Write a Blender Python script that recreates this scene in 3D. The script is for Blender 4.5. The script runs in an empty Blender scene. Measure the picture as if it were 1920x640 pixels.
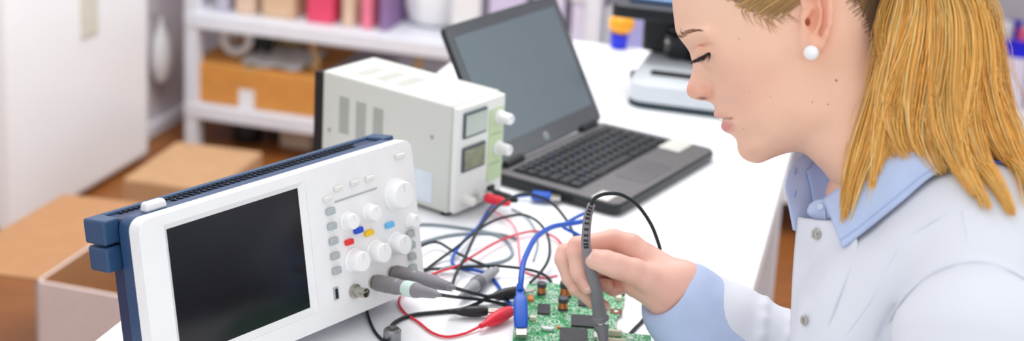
import bpy, bmesh, math, random
import numpy as np
from mathutils import Matrix, Vector
random.seed(7); rng = np.random.default_rng(7)
S_ = bpy.context.scene
COL = S_.collection
pi = math.pi
# ------------------------------------------------------------------ camera numbers (1920 x 640 frame)
FPX, TH, RO, CY = 2642.45, .226329, .053785, 4.322
CAM = np.array([0, 0, 1.425])
_fw = np.array([0, math.cos(TH), -math.sin(TH)]); _rt = np.array([1., 0, 0]); _up = np.cross(_rt, _fw)
CR = math.cos(RO)*_rt + math.sin(RO)*_up
CU = -math.sin(RO)*_rt + math.cos(RO)*_up
def ray(x, y): return _fw + CR*(x-960)/FPX - CU*(y-CY)/FPX
def T(x, y, z=.75):
    r = ray(x, y); return CAM + r*((z-CAM[2])/r[2])
def D(x, y, d): return CAM + ray(x, y)*d
def hit(x, y, o, n):
    r = ray(x, y); return CAM + r*(((np.array(o)-CAM)@n)/(r@n))
RU = np.array([.258, .966, 0]); RU /= np.linalg.norm(RU); RV = np.array([RU[1], -RU[0], 0])   # room axes
ROOM = math.atan2(RV[1], RV[0])
def A(a, b, z=0): return RV*a + RU*b + np.array([0, 0, z])
def lin(c):
    if isinstance(c, str): c = tuple(int(c[i:i+2], 16)/255 for i in (0, 2, 4))
    return tuple((x/12.92 if x <= .04045 else ((x+.055)/1.055)**2.4) for x in c)
# ------------------------------------------------------------------ materials
MATS = {}
def pm(name, col, rough=.5, metal=0, var=.06, scale=30, bump=0, bscale=200, spec=.5, emit=0, ecol=None, coat=0, ior=1.45, sss=0, alpha=1, trans=0, stretch=None):
    if name in MATS: return MATS[name]
    m = bpy.data.materials.new(name); m.use_nodes = True; nt = m.node_tree; N = nt.nodes; L = nt.links
    b = N['Principled BSDF']; c = lin(col)
    tc = N.new('ShaderNodeTexCoord'); nz = N.new('ShaderNodeTexNoise'); nz.inputs['Scale'].default_value = scale; nz.inputs['Detail'].default_value = 4
    src = tc.outputs['Object']
    if stretch:
        mp = N.new('ShaderNodeMapping'); mp.inputs['Scale'].default_value = stretch; L.new(src, mp.inputs['Vector']); src = mp.outputs['Vector']
    L.new(src, nz.inputs['Vector'])
    rp = N.new('ShaderNodeValToRGB'); rp.color_ramp.elements[0].position = .3; rp.color_ramp.elements[1].position = .7
    rp.color_ramp.elements[0].color = (*[max(0, x*(1-var)) for x in c], 1); rp.color_ramp.elements[1].color = (*[min(1, x*(1+var)) for x in c], 1)
    L.new(nz.outputs['Fac'], rp.inputs['Fac']); L.new(rp.outputs['Color'], b.inputs['Base Color'])
    b.inputs['Roughness'].default_value = rough; b.inputs['Metallic'].default_value = metal
    b.inputs['Specular IOR Level'].default_value = spec; b.inputs['IOR'].default_value = ior
    b.inputs['Coat Weight'].default_value = coat; b.inputs['Transmission Weight'].default_value = trans
    if sss:
        b.inputs['Subsurface Weight'].default_value = sss; b.inputs['Subsurface Radius'].default_value = (1, .35, .2); b.inputs['Subsurface Scale'].default_value = .004
    if bump:
        n2 = N.new('ShaderNodeTexNoise'); n2.inputs['Scale'].default_value = bscale; n2.inputs['Detail'].default_value = 5; L.new(src, n2.inputs['Vector'])
        bp = N.new('ShaderNodeBump'); bp.inputs['Strength'].default_value = bump; bp.inputs['Distance'].default_value = .002
        L.new(n2.outputs['Fac'], bp.inputs['Height']); L.new(bp.outputs['Normal'], b.inputs['Normal'])
    if emit:
        b.inputs['Emission Color'].default_value = (*lin(ecol or col), 1); b.inputs['Emission Strength'].default_value = emit
    MATS[name] = m; return m
def attr_mat(name, rough, sss=0, spec=.4, bump=0, bscale=300, var=.05, stretch=None):
    """surface coloured by the mesh's own colour attribute (lips, nails, hair shades) with fine noise"""
    m = pm(name, 'ffffff', rough, var=var, scale=60, bump=bump, bscale=bscale, spec=spec, sss=sss, stretch=stretch)
    nt = m.node_tree; b = nt.nodes['Principled BSDF']
    old = b.inputs['Base Color'].links[0].from_socket
    at = nt.nodes.new('ShaderNodeVertexColor'); at.layer_name = 'tone'
    mx = nt.nodes.new('ShaderNodeMix'); mx.data_type = 'RGBA'; mx.blend_type = 'MULTIPLY'; mx.inputs['Factor'].default_value = 1
    nt.links.new(at.outputs['Color'], mx.inputs['A']); nt.links.new(old, mx.inputs['B']); nt.links.new(mx.outputs['Result'], b.inputs['Base Color'])
    return m
# ------------------------------------------------------------------ mesh builder
def xf(o=(0, 0, 0), x=None, y=None, z=None):
    M = np.eye(4)
    if z is not None and x is None and y is None:
        z = np.array(z, float); z /= np.linalg.norm(z)
        h = np.array([0, 0, 1.]) if abs(z[2]) < .9 else np.array([1., 0, 0])
        x = np.cross(h, z); x /= np.linalg.norm(x); y = np.cross(z, x)
    if x is not None: M[:3, 0] = x
    if y is not None: M[:3, 1] = y
    if z is not None: M[:3, 2] = z
    M[:3, 3] = o; return M
def rotz(a, o=(0, 0, 0)):
    M = np.eye(4); c, s = math.cos(a), math.sin(a); M[:2, :2] = [[c, -s], [s, c]]; M[:3, 3] = o; return M
def rotx(a, o=(0, 0, 0)):
    M = np.eye(4); c, s = math.cos(a), math.sin(a); M[1:3, 1:3] = [[c, -s], [s, c]]; M[:3, 3] = o; return M
class MB:
    def __init__(s): s.v = []; s.f = []; s.m = []
    def add(s, v, f, M=None, mi=0):
        v = np.asarray(v, float)
        if M is not None: v = v@M[:3, :3].T + M[:3, 3]
        o = len(s.v); s.v += [tuple(p) for p in v]; s.f += [tuple(i+o for i in q) for q in f]; s.m += [mi]*len(f); return s
    def box(s, c, d, M=None, mi=0, taper=1.):
        x, y, z = [k/2 for k in d]; c = np.array(c)
        v = [np.array(p) for p in ((-x, -y, -z), (x, -y, -z), (x, y, -z), (-x, y, -z), (-x*taper, -y*taper, z), (x*taper, -y*taper, z), (x*taper, y*taper, z), (-x*taper, y*taper, z))]
        return s.add([p+c for p in v], [(0, 3, 2, 1), (4, 5, 6, 7), (0, 1, 5, 4), (1, 2, 6, 5), (2, 3, 7, 6), (3, 0, 4, 7)], M, mi)
    def prism(s, poly, z0, z1, M=None, mi=0):
        n = len(poly); v = [(p[0], p[1], z0) for p in poly] + [(p[0], p[1], z1) for p in poly]
        ar = sum(poly[i][0]*poly[(i+1) % n][1]-poly[(i+1) % n][0]*poly[i][1] for i in range(n))
        f = [tuple(range(n))[::-1], tuple(range(n, 2*n))] + [(i, (i+1) % n, n+(i+1) % n, n+i) for i in range(n)]
        if (ar < 0) != (z1 < z0): f = [q[::-1] for q in f]
        return s.add(v, f, M, mi)
    def lathe(s, prof, n=24, M=None, mi=0):
        v = []; f = []; k = len(prof)
        for r, z in prof:
            for i in range(n): a = 2*pi*i/n; v.append((r*math.cos(a), r*math.sin(a), z))
        for j in range(k-1):
            for i in range(n): f.append((j*n+i, j*n+(i+1) % n, (j+1)*n+(i+1) % n, (j+1)*n+i))
        if prof[0] != prof[-1]: f.append(tuple(range(n))[::-1]); f.append(tuple(range((k-1)*n, k*n)))
        return s.add(v, f, M, mi)
    def cyl(s, r, z0, z1, n=20, M=None, mi=0): return s.lathe([(r, z0), (r, z1)], n, M, mi)
    def ball(s, r, n=20, k=12, M=None, mi=0):
        r = (r, r, r) if np.isscalar(r) else r
        v = [(0, 0, -r[2])]; f = []
        for j in range(1, k):
            t = -pi/2+pi*j/k
            for i in range(n): a = 2*pi*i/n; v.append((r[0]*math.cos(t)*math.cos(a), r[1]*math.cos(t)*math.sin(a), r[2]*math.sin(t)))
        v.append((0, 0, r[2])); e = len(v)-1
        for i in range(n):
            f.append((0, 1+(i+1) % n, 1+i)); f.append((e, e-n+i, e-n+(i+1) % n))
        for j in range(k-2):
            for i in range(n): f.append((1+j*n+i, 1+j*n+(i+1) % n, 1+(j+1)*n+(i+1) % n, 1+(j+1)*n+i))
        return s.add(v, f, M, mi)
    def tube(s, pts, r, n=8, mi=0, flat=None):
        P = np.asarray(pts, float); k = len(P); r = np.full(k, r) if np.isscalar(r) else np.asarray(r)
        t = np.gradient(P, axis=0); t /= np.linalg.norm(t, axis=1)[:, None]+1e-12
        h = np.array([0, 0, 1.]) if abs(t[0][2]) < .9 else np.array([1., 0, 0])
        a = np.cross(t[0], h); a /= np.linalg.norm(a); v = []
        for i in range(k):
            a = a-t[i]*(a@t[i]); a /= np.linalg.norm(a); b = np.cross(t[i], a)
            for j in range(n):
                q = 2*pi*j/n; v.append(P[i]+r[i]*(a*math.cos(q)+b*math.sin(q)))
        f = [(i*n+j, i*n+(j+1) % n, (i+1)*n+(j+1) % n, (i+1)*n+j) for i in range(k-1) for j in range(n)]
        f += [tuple(range(n))[::-1], tuple(range((k-1)*n, k*n))]
        return s.add(v, f, None, mi)
    def grid(s, G, mi=0, wrap=False):
        G = np.asarray(G); a, b = G.shape[:2]
        f = [(i*b+j, i*b+(j+1) % b, (i+1)*b+(j+1) % b, (i+1)*b+j) for i in range(a-1) for j in range(b if wrap else b-1)]
        return s.add(G.reshape(-1, 3), f, None, mi)
def rr(w, h, r, n=5, cx=0, cy=0):
    p = []
    for sx, sy, a0 in ((1, 1, 0), (-1, 1, 90), (-1, -1, 180), (1, -1, 270)):
        for i in range(n+1):
            a = math.radians(a0+90*i/n); p.append((cx+sx*(w/2-r)+r*math.cos(a), cy+sy*(h/2-r)+r*math.sin(a)))
    return p
def obj(name, mb, mats, parent=None, M=None, bevel=0, seg=2, ang=35, sub=0, solid=0, off=None, cols=None, smooth=True):
    me = bpy.data.meshes.new(name); v = mb.v
    if off is not None: v = [tuple(np.array(p)-off) for p in v] if len(v) < 5000 else (np.asarray(v)-off).tolist()
    me.from_pydata(v if isinstance(v, list) else list(v), [], mb.f); me.update()
    for m in (mats if isinstance(mats, (list, tuple)) else [mats]): me.materials.append(m)
    if len(me.materials) > 1: me.polygons.foreach_set('material_index', mb.m)
    if smooth:
        me.polygons.foreach_set('use_smooth', [True]*len(me.polygons))
        if ang: me.set_sharp_from_angle(angle=math.radians(ang))
    if cols is not None:
        ca = me.color_attributes.new('tone', 'FLOAT_COLOR', 'POINT')
        c4 = np.ones((len(me.vertices), 4), np.float32); c4[:, :3] = cols; ca.data.foreach_set('color', c4.ravel())
    o = bpy.data.objects.new(name, me); COL.objects.link(o)
    if parent is not None: o.parent = parent
    if M is not None: o.matrix_local = Matrix([list(r) for r in M])
    if solid: q = o.modifiers.new('thickness', 'SOLIDIFY'); q.thickness = solid; q.offset = 0
    if sub: q = o.modifiers.new('subdivision', 'SUBSURF'); q.levels = sub; q.render_levels = sub
    if bevel: q = o.modifiers.new('bevel', 'BEVEL'); q.width = bevel; q.segments = seg; q.limit_method = 'ANGLE'; q.angle_limit = math.radians(40); q.harden_normals = False
    return o
def tag(o, label, cat, group=None):
    o['label'] = label; o['category'] = cat
    if group: o['group'] = group
    return o
def thing(name, label, cat, M=None, group=None):
    o = bpy.data.objects.new(name, None); COL.objects.link(o); o.empty_display_size = .05
    if M is not None: o.matrix_world = Matrix([list(r) for r in M])
    return tag(o, label, cat, group)
def struct(o): o['kind'] = 'structure'; return o
def spline(P, n=12):
    P = np.asarray(P, float); Q = np.vstack([2*P[0]-P[1], P, 2*P[-1]-P[-2]]); out = []
    for i in range(1, len(Q)-2):
        a, b, c, d = Q[i-1:i+3]
        for t in np.linspace(0, 1, n, endpoint=False):
            out.append(.5*((2*b)+(c-a)*t+(2*a-5*b+4*c-d)*t*t+(3*b-a-3*c+d)*t**3))
    out.append(P[-1]); return np.array(out)
# ------------------------------------------------------------------ palette
M_white = pm('white_plastic', 'e9e9ea', .4, var=.02)
M_steelwhite = pm('white_painted_steel', 'e4e6ee', .45, var=.03)
M_black = pm('black_plastic', '141619', .4, var=.15)
M_rubber = pm('black_rubber_cable', '101d20', .5, var=.1)
M_blue = pm('blue_cable', '064fb6', .4, var=.06)
M_red = pm('red_cable', 'e0283c', .4, var=.06)
M_grey = pm('grey_probe_plastic', '827d84', .5, var=.06)
M_greylt = pm('light_grey_cable', '8d9aa2', .5, var=.06)
M_metal = pm('nickel_metal', 'b8b4ac', .28, 1, var=.08)
M_copper = pm('copper_wire', 'c9824e', .32, .9, var=.15, scale=300)
M_carton = pm('brown_cardboard', 'b08158', .85, var=.05, bump=.1, bscale=80)
M_cartondk = pm('kraft_cardboard', 'd29046', .85, var=.06, bump=.1, bscale=80)
# ------------------------------------------------------------------ room shell
def slab(name, pts, z0, z1, mat, **k):
    return obj(name, MB().prism([(p[0], p[1]) for p in pts], z0, z1), mat, **k)
def floor_mat():
    m = pm('wood_floor', '8f5626', .45, var=.2, scale=3, stretch=(1, 12, 1)); return m
struct(slab('floor', [A(-3.2, -.6), A(2.6, -.6), A(2.6, 4.9), A(-3.2, 4.9)], -.06, 0, floor_mat()))
M_wall = pm('wall_paint', 'd8d2d8', .8, var=.02, scale=4)
struct(slab('wall_back', [A(-3.2, 4.45), A(2.6, 4.45), A(2.6, 4.6), A(-3.2, 4.6)], 0, 2.7, M_wall))
struct(slab('wall_left', [A(-2.75, .2), A(-2.65, .2), A(-2.65, 3.55), A(-2.11, 3.55), A(-2.11, 4.45), A(-2.75, 4.45)], 0, 2.7, M_wall))
b = MB().box((0, 0, .022), (.022, .88, .044), rotz(ROOM, A(-2.099, 4.0)))
struct(obj('baseboard_left', b, M_steelwhite, bevel=.006))
b = MB().box((0, 0, .055), (4.6, .02, .11), rotz(ROOM, A(.25, 4.44)))
struct(obj('baseboard_back', b, M_steelwhite, bevel=.006))
# ------------------------------------------------------------------ fridge
M_cream = pm('cream_enamel', 'f3f6f9', .35, var=.015, scale=2)
M_shade = pm('fridge_handle_grey', 'd6d6c8', .5, var=.03)
a0 = -2.0; b0, b1 = 2.835, 3.50
fr = thing('refrigerator', 'tall cream-white refrigerator at the left with a recessed vertical handle', 'refrigerator', rotz(ROOM, A(a0-.3, (b0+b1)/2)))
w = b1-b0
obj('cabinet', MB().box((-.04, 0, .89), (.54, w, 1.74), None), M_cream, fr, bevel=.015, seg=3)
dr = obj('door', MB().box((.27, 0, .885), (.06, w, 1.75)), M_cream, fr, bevel=.022, seg=4)
obj('door_gasket', MB().box((.236, 0, .90), (.012, w-.02, 1.70)), pm('grey_gasket', 'a9adb5', .6), fr)
q0 = hit(150, 30, A(a0, 0), RV); q1 = hit(182, 30, A(a0, 0), RV); yb = [((q@RU)-(b0+b1)/2) for q in (q0, q1)]
zt = hit(165, 68, A(a0, 0), RV)[2]
h = MB().box((.302, (yb[0]+yb[1])/2, zt+.20), (.008, yb[1]-yb[0], .40))
obj('handle', h, M_shade, dr, bevel=.01, seg=3)
for sx in (-.2, .2):
    for sy in (-w/2+.06, w/2-.06):
        obj('foot', MB().cyl(.022, 0, .025, 16, xf((sx, sy, 0))), M_black, fr)
# ------------------------------------------------------------------ table
ta0, ta1, tb0, tb1 = -.728, -.105, .80, 2.575
tb = thing('workbench', 'white-topped laboratory table carrying all the instruments', 'table', rotz(ROOM, A((ta0+ta1)/2, (tb0+tb1)/2)))
tw, tl = ta1-ta0, tb1-tb0
obj('tabletop', MB().box((0, 0, .7355), (tw, tl, .029)), pm('white_laminate', 'f2f3f6', .32, var=.01, scale=3), tb, bevel=.004, seg=3)
obj('apron_frame', MB().box((0, -tl/2+.06, .69), (tw-.1, .03, .06)).box((0, tl/2-.06, .69), (tw-.1, .03, .06)).box((-tw/2+.05, 0, .69), (.03, tl-.1, .06)).box((tw/2-.05, 0, .69), (.03, tl-.1, .06)), M_steelwhite, tb, bevel=.003)
for sx in (-1, 1):
    for sy in (-1, 1):
        lg = obj('leg', MB().box((sx*(tw/2-.05), sy*(tl/2-.06), .36), (.04, .04, .70)), M_steelwhite, tb, bevel=.004)
        obj('foot_cap', MB().box((sx*(tw/2-.05), sy*(tl/2-.06), .012), (.046, .046, .024)), M_black, lg, bevel=.003)
# ------------------------------------------------------------------ rack along the back wall
ra0, rb0 = -1.962, 3.63; rdep = .42; ra1 = 1.75
nF = -RU; oF = A(0, rb0)
def zf(x, y): return hit(x, y, oF, nF)[2]
z_hi, z_lo = zf(560, 50), zf(480, 212)
rk = thing('storage_rack', 'white metal storage rack against the back wall behind the bench', 'shelf', rotz(ROOM, A(ra0, rb0)))
rl = ra1-ra0
for sx in (0.02, 1.22, 2.43, rl-.02):
    for sy in (.02, rdep-.02):
        obj('post', MB().box((sx, sy, .65), (.042, .042, 1.3)), M_steelwhite, rk, bevel=.004)
for z in (z_lo, z_hi, z_hi+.45, 1.25):
    obj('shelf_board', MB().box((rl/2, rdep/2, z-.02), (rl, rdep+.01, .045)), M_steelwhite, rk, bevel=.004)
def rloc(x, y, dy=.06):
    """room coordinates (a, z) of a pixel on the vertical plane dy behind the rack front"""
    q = hit(x, y, A(0, rb0+dy), nF); return q@RV, q[2]
def carton(name, label, cat, a_, b_, z_, w_, d_, h_, mat, yaw=0, group=None, tape=True, lab=None, lid=False):
    t = thing(name, label, cat, rotz(ROOM+yaw, A(a_, b_, z_)), group or 'boxes and bins on and under the rack')
    obj('box_body', MB().box((0, 0, h_/2), (w_, d_, h_)), mat, t, bevel=min(.006, h_/12))
    if tape: obj('tape_strip', MB().box((0, 0, h_+.0006), (min(.05, w_*.3), d_, .001)), pm('packing_tape', 'cdb083', .3), t)
    if lid: obj('lid', MB().box((0, 0, h_+.012), (w_+.012, d_+.012, .024)), lid, t, bevel=.004)
    if lab: obj('paper_label', MB().box((lab[0], -d_/2-.0008, lab[1]), (lab[2], .0014, lab[3])), M_white, t)
    return t
# lower shelf
a_l, _ = rloc(362, 170); a_r, _ = rloc(600, 180); zt = zf(480, 140)
hh = .12
t = carton('cardboard_box', 'flat brown cardboard box with a white label on the lower rack shelf', 'box', (a_l+a_r)/2, rb0+.2, z_lo+.003, a_r-a_l, .36, hh, M_cartondk, lab=(-.01, .03, .05, .055))
zb = z_lo+.003+hh+.001
a_, _ = rloc(446, 100, .16)
rl_ = thing('tape_roll', 'white roll standing on the flat brown cardboard box', 'roll', rotz(ROOM, A(a_, rb0+.16, zb)))
obj('roll_body', MB().lathe([(.03, -.03), (.048, -.03), (.05, -.026), (.05, .026), (.048, .03), (.03, .03), (.03, -.03)], 28, xf((0, 0, .05), z=(.3, -1, 0))), M_white, rl_)
obj('core', MB().lathe([(.026, -.031), (.03, -.031), (.03, .031), (.026, .031), (.026, -.031)], 24, xf((0, 0, .05), z=(.3, -1, 0))), pm('white_card', 'e2dedf', .8), rl_)
a_, _ = rloc(492, 105, .2)
c = thing('power_adapter', 'small black adapter on the flat cardboard box beside the white roll', 'adapter', rotz(ROOM+.3, A(a_, rb0+.21, zb)))
obj('adapter_body', MB().box((0, 0, .025), (.055, .08, .05)), M_black, c, bevel=.006)
obj('plug', MB().cyl(.006, 0, .03, 12, xf((0, -.045, .02), z=(0, -1, 0))), M_metal, c)
a_, _ = rloc(520, 130, .1)
G = [[A(a_-.1+.2*i/8, rb0+.04+.22*j/6, zb+.003+.014*math.sin(i*.9+j*.7)**2) for i in range(9)] for j in range(7)]
pp = obj('paper_sheet', MB().grid(G), M_white, solid=.001, sub=1); tag(pp, 'loose white paper sheet lying on the flat brown cardboard box', 'paper')
a_, _ = rloc(548, 110, .3)
c = thing('coiled_wire', 'coil of tan wire lying at the back of the flat cardboard box', 'wire', rotz(ROOM, A(a_-.01, rb0+.31, zb)))
obj('coil', MB().tube([(.05*math.cos(q*.35)*(1+.06*math.sin(q)), .038*math.sin(q*.35), .008+.0006*q+.004*math.sin(q*1.3)) for q in range(70)], .006, 6), pm('tan_wire', 'c8b07a', .6), c)
# things under the lower shelf, on the floor
for i, (x0, x1, y0, lab_, mm, dp) in enumerate(((428, 478, 238, 'black canister standing on the floor under the left end of the rack', M_black, .1), (498, 530, 232, 'dark canister under the rack behind the oscilloscope', pm('dark_brown_plastic', '3a302c', .5), .14))):
    al, _ = rloc(x0, 260, dp); ar, _ = rloc(x1, 260, dp); r_ = (ar-al)/2
    zt_ = min(z_lo-.06, hit(x0, y0, A(0, rb0+dp), nF)[2]+.03)
    c = thing('canister', lab_, 'canister', rotz(ROOM, A((al+ar)/2, rb0+dp+.04, 0)), 'canisters under the rack')
    obj('body', MB().lathe([(r_*.95, 0), (r_, .006), (r_, zt_*.75), (r_*.9, zt_*.85), (r_*.6, zt_*.9)], 24), mm, c)
    obj('cap', MB().lathe([(r_*.55, zt_*.9), (r_*.55, zt_), (r_*.5, zt_+.004)], 20), mm, c)
al, _ = rloc(532, 260, .15); ar, _ = rloc(590, 260, .15)
carton('cardboard_box', 'small beige box on the floor below the flat cardboard box', 'box', (al+ar)/2, rb0+.22, 0, ar-al, .2, max(.06, z_lo-.09), pm('beige_card', 'cbb9a6', .85))
# upper shelf: boxes and bags, left to right
zs = z_hi+.003
def shelf_item(x0, x1, htop, name, label, cat, mat, dp=.05, dep=.26, group=None, **k):
    al, _ = rloc(x0, 40, dp); ar, _ = rloc(x1, 40, dp)
    return carton(name, label, cat, (al+ar)/2, rb0+dp+dep/2, zs, ar-al-.02, dep, htop, mat, group=group, **k)
M_lav = pm('lavender_plastic', 'cfc6e2', .4, var=.03); M_lav2 = pm('pale_lilac_plastic', 'ded8ea', .4, var=.03)
M_purp = pm('purple_card', '8d6f9c', .6); M_pink = pm('red_pink_card', 'e0486a', .55); M_beige = pm('beige_carton', 'd9bca4', .8)
shelf_item(398, 432, .16, 'storage_box', 'narrow grey-lilac box at the left end of the upper rack shelf', 'box', pm('grey_lilac_card', 'b9b3c4', .7), tape=False)
shelf_item(434, 482, .17, 'cardboard_box', 'tan cardboard box at the left of the upper rack shelf', 'box', M_beige)
shelf_item(483, 556, .20, 'cardboard_box', 'wider tan cardboard box left of the red box on the rack', 'box', pm('tan_carton', 'd3b292', .8))
shelf_item(568, 630, .11, 'red_box', 'bright red-pink box on the upper rack shelf', 'box', M_pink, tape=False, lid=pm('pink_lid', 'e87f98', .5))
shelf_item(634, 668, .14, 'cardboard_box', 'beige box right of the red box on the rack', 'box', M_beige)
shelf_item(670, 702, .10, 'red_box', 'small pink box beside the purple box on the rack', 'box', pm('pink_card', 'e77a92', .6), tape=False)
shelf_item(704, 733, .15, 'purple_box', 'purple box left of the white bag on the rack', 'box', M_purp, tape=False)
# white plastic bag
al, _ = rloc(738, 30); ar, _ = rloc(832, 30)
bg = MB(); G = []
for j in range(9):
    t_ = j/8; r_ = (ar-al)/2*(.85+.35*math.sin(t_*pi*.9))*(1-.55*t_**3); G.append([A((al+ar)/2+r_*math.cos(q*2*pi/24)*(1+.05*math.sin(q*1.7+j)), rb0+.19+.8*r_*math.sin(q*2*pi/24)*(1+.06*math.sin(q*2.3)), zs+.17*t_) for q in range(24)])
bg.grid(G, wrap=True); bg.f.append(tuple(range(24))[::-1]); bg.m.append(0); bg.f.append(tuple(range(8*24, 9*24))); bg.m.append(0)
bgt = thing('plastic_bag', 'crumpled white plastic bag on the rack above the power supply', 'bag', xf(A((al+ar)/2, rb0+.19, zs)))
obj('bag_body', bg, M_white, bgt, off=A((al+ar)/2, rb0+.19, zs), sub=1)
obj('tied_top', MB().lathe([(.02, 0), (.012, .012), (.03, .04), (.036, .05)], 14, xf((0, 0, .165))), M_white, bgt)
shelf_item(838, 905, .18, 'storage_box', 'white lidded storage box on the rack behind the laptop', 'box', M_white, tape=False, lid=M_white)
shelf_item(908, 990, .17, 'storage_bin', 'lavender plastic bin on the rack behind the laptop screen', 'bin', M_lav, tape=False, lid=M_lav2)
shelf_item(992, 1062, .17, 'storage_bin', 'pale lilac bin behind the upper corner of the laptop', 'bin', M_lav2, tape=False, lid=M_lav)
shelf_item(1064, 1122, .15, 'storage_bin', 'lilac-white bin right of the laptop screen', 'bin', M_lav2, tape=False, lid=M_white)
shelf_item(1126, 1150, .14, 'storage_box', 'narrow white box on the rack left of the microscope', 'box', M_white, tape=False)
shelf_item(1152, 1252, .13, 'storage_bin', 'blue-lilac bin on the rack behind the microscope', 'bin', pm('bluish_lilac_plastic', 'a9a8dc', .4), tape=False, lid=M_lav)
for i, (x0, x1, hgt, nm, lb, mm) in enumerate(((1780, 1832, .16, 'storage_bin', 'lilac bin on the rack behind the ponytail', M_lav), (1836, 1866, .2, 'purple_box', 'violet box on the rack right of the ponytail', pm('violet_card', '8a6cc0', .6)), (1884, 1945, max(.05, rloc(1905, 108)[1]-zs), 'storage_bin', 'lavender bin under the vivid blue crate at the right edge of the rack', M_lav2))):
    shelf_item(x0, x1, hgt, nm, lb, 'box', mm, tape=False)
def low_item(x0, x1, htop, label, mat, lid=None, nm='storage_bin'):
    al, _ = rloc(x0, 140, .05); ar, _ = rloc(x1, 140, .05)
    carton(nm, label, 'bin', (al+ar)/2, rb0+.2, z_lo+.003, ar-al-.02, .3, htop, mat, tape=False, lid=lid or False)
low_item(1800, 1868, .12, 'lilac bin on the lower rack shelf behind the ponytail', M_lav2)
low_item(1872, 1935, .10, 'vivid blue bin on the lower rack shelf at the right edge', pm('vivid_blue_plastic', '2a36d8', .4), lid=pm('blue_lid', '4d63e0', .4))
low_item(600, 690, .13, 'grey bin on the lower rack shelf behind the power supply', pm('grey_bin', 'b5b1bb', .6))
low_item(1080, 1180, .12, 'pale blue bin on the lower rack shelf right of the laptop', pm('pale_blue_plastic', 'b4c0e4', .5))
al, zb_ = rloc(1878, 108); ar, _ = rloc(1950, 108); hcr = rloc(1905, 76)[1]-rloc(1905, 108)[1]; zb_ = rloc(1905, 108)[1]+.001; ac = (al+ar)/2
cr = thing('crate', 'vivid blue open crate stacked on the lavender bin at the right edge', 'crate', rotz(ROOM, A(ac, rb0+.18, zb_)))
cw, cd = ar-al, .25
obj('crate_body', MB().box((0, 0, .003), (cw, cd, .006)).box((0, -cd/2, hcr/2), (cw, .006, hcr)).box((0, cd/2, hcr/2), (cw, .006, hcr)).box((-cw/2, 0, hcr/2), (.006, cd, hcr)).box((cw/2, 0, hcr/2), (.006, cd, hcr)), pm('royal_blue_plastic', '1a1ce0', .4), cr, bevel=.002)
obj('rim', MB().box((0, -cd/2-.004, hcr-.004), (cw+.012, .008, .008)).box((0, cd/2+.004, hcr-.004), (cw+.012, .008, .008)), MATS['royal_blue_plastic'], cr, bevel=.002)
for dx, hh_, lb_, mm_ in ((-.035, .085, 'white jar with grey cap in the blue crate at the right edge', M_white), (.03, .07, 'pink jar in the blue crate at the right edge', pm('coral_pink', 'f06a86', .5))):
    j_ = thing('jar', lb_, 'jar', rotz(ROOM, A(ac+dx-.012, rb0+.12, zb_+.007)), 'jars in the blue crate')
    obj('jar_body', MB().lathe([(.024, 0), (.027, .003), (.027, hh_*.8), (.02, hh_*.86)], 20), mm_, j_)
    obj('cap', MB().lathe([(.021, hh_*.84), (.021, hh_), (.018, hh_+.002)], 20), pm('grey_cap', 'b9b4c4', .5), j_)
# hanging straps under the upper shelf
for x_, lb in ((590, 'tan strap hanging below the upper rack shelf above the flat box'), (782, 'tan strap hanging below the upper shelf near the laptop')):
    P = [hit(x_+dx, y_, A(0, rb0+.10), nF) for dx, y_ in ((-8, 88), (0, 98), (6, 112), (2, 128), (-6, 118))]
    P[0][2] = z_hi-.043
    s = obj('hanging_strap', MB().tube(spline(P), .009, 8), pm('tan_strap', 'c9a878', .7)); tag(s, lb, 'strap', 'straps hanging under the shelf')
# bag on the wall by the fridge
q = A(-2.06, 3.78, 0)
bgw = thing('wall_bag', 'white bag hanging on the wall between refrigerator and rack', 'bag', rotz(ROOM, A(-2.108, 3.70, .17)))
obj('bag_body', MB().lathe([(.004, 0), (.03, .01), (.055, .06), (.06, .12), (.045, .2), (.012, .26), (.006, .3)], 20, np.diag([.5, .7, .7, 1.])@xf((.062, 0, 0))), M_white, bgw)
obj('hook', MB().tube([(.0, 0, .205), (.022, 0, .203), (.03, 0, .215)], .003, 8), M_metal, bgw)
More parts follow.
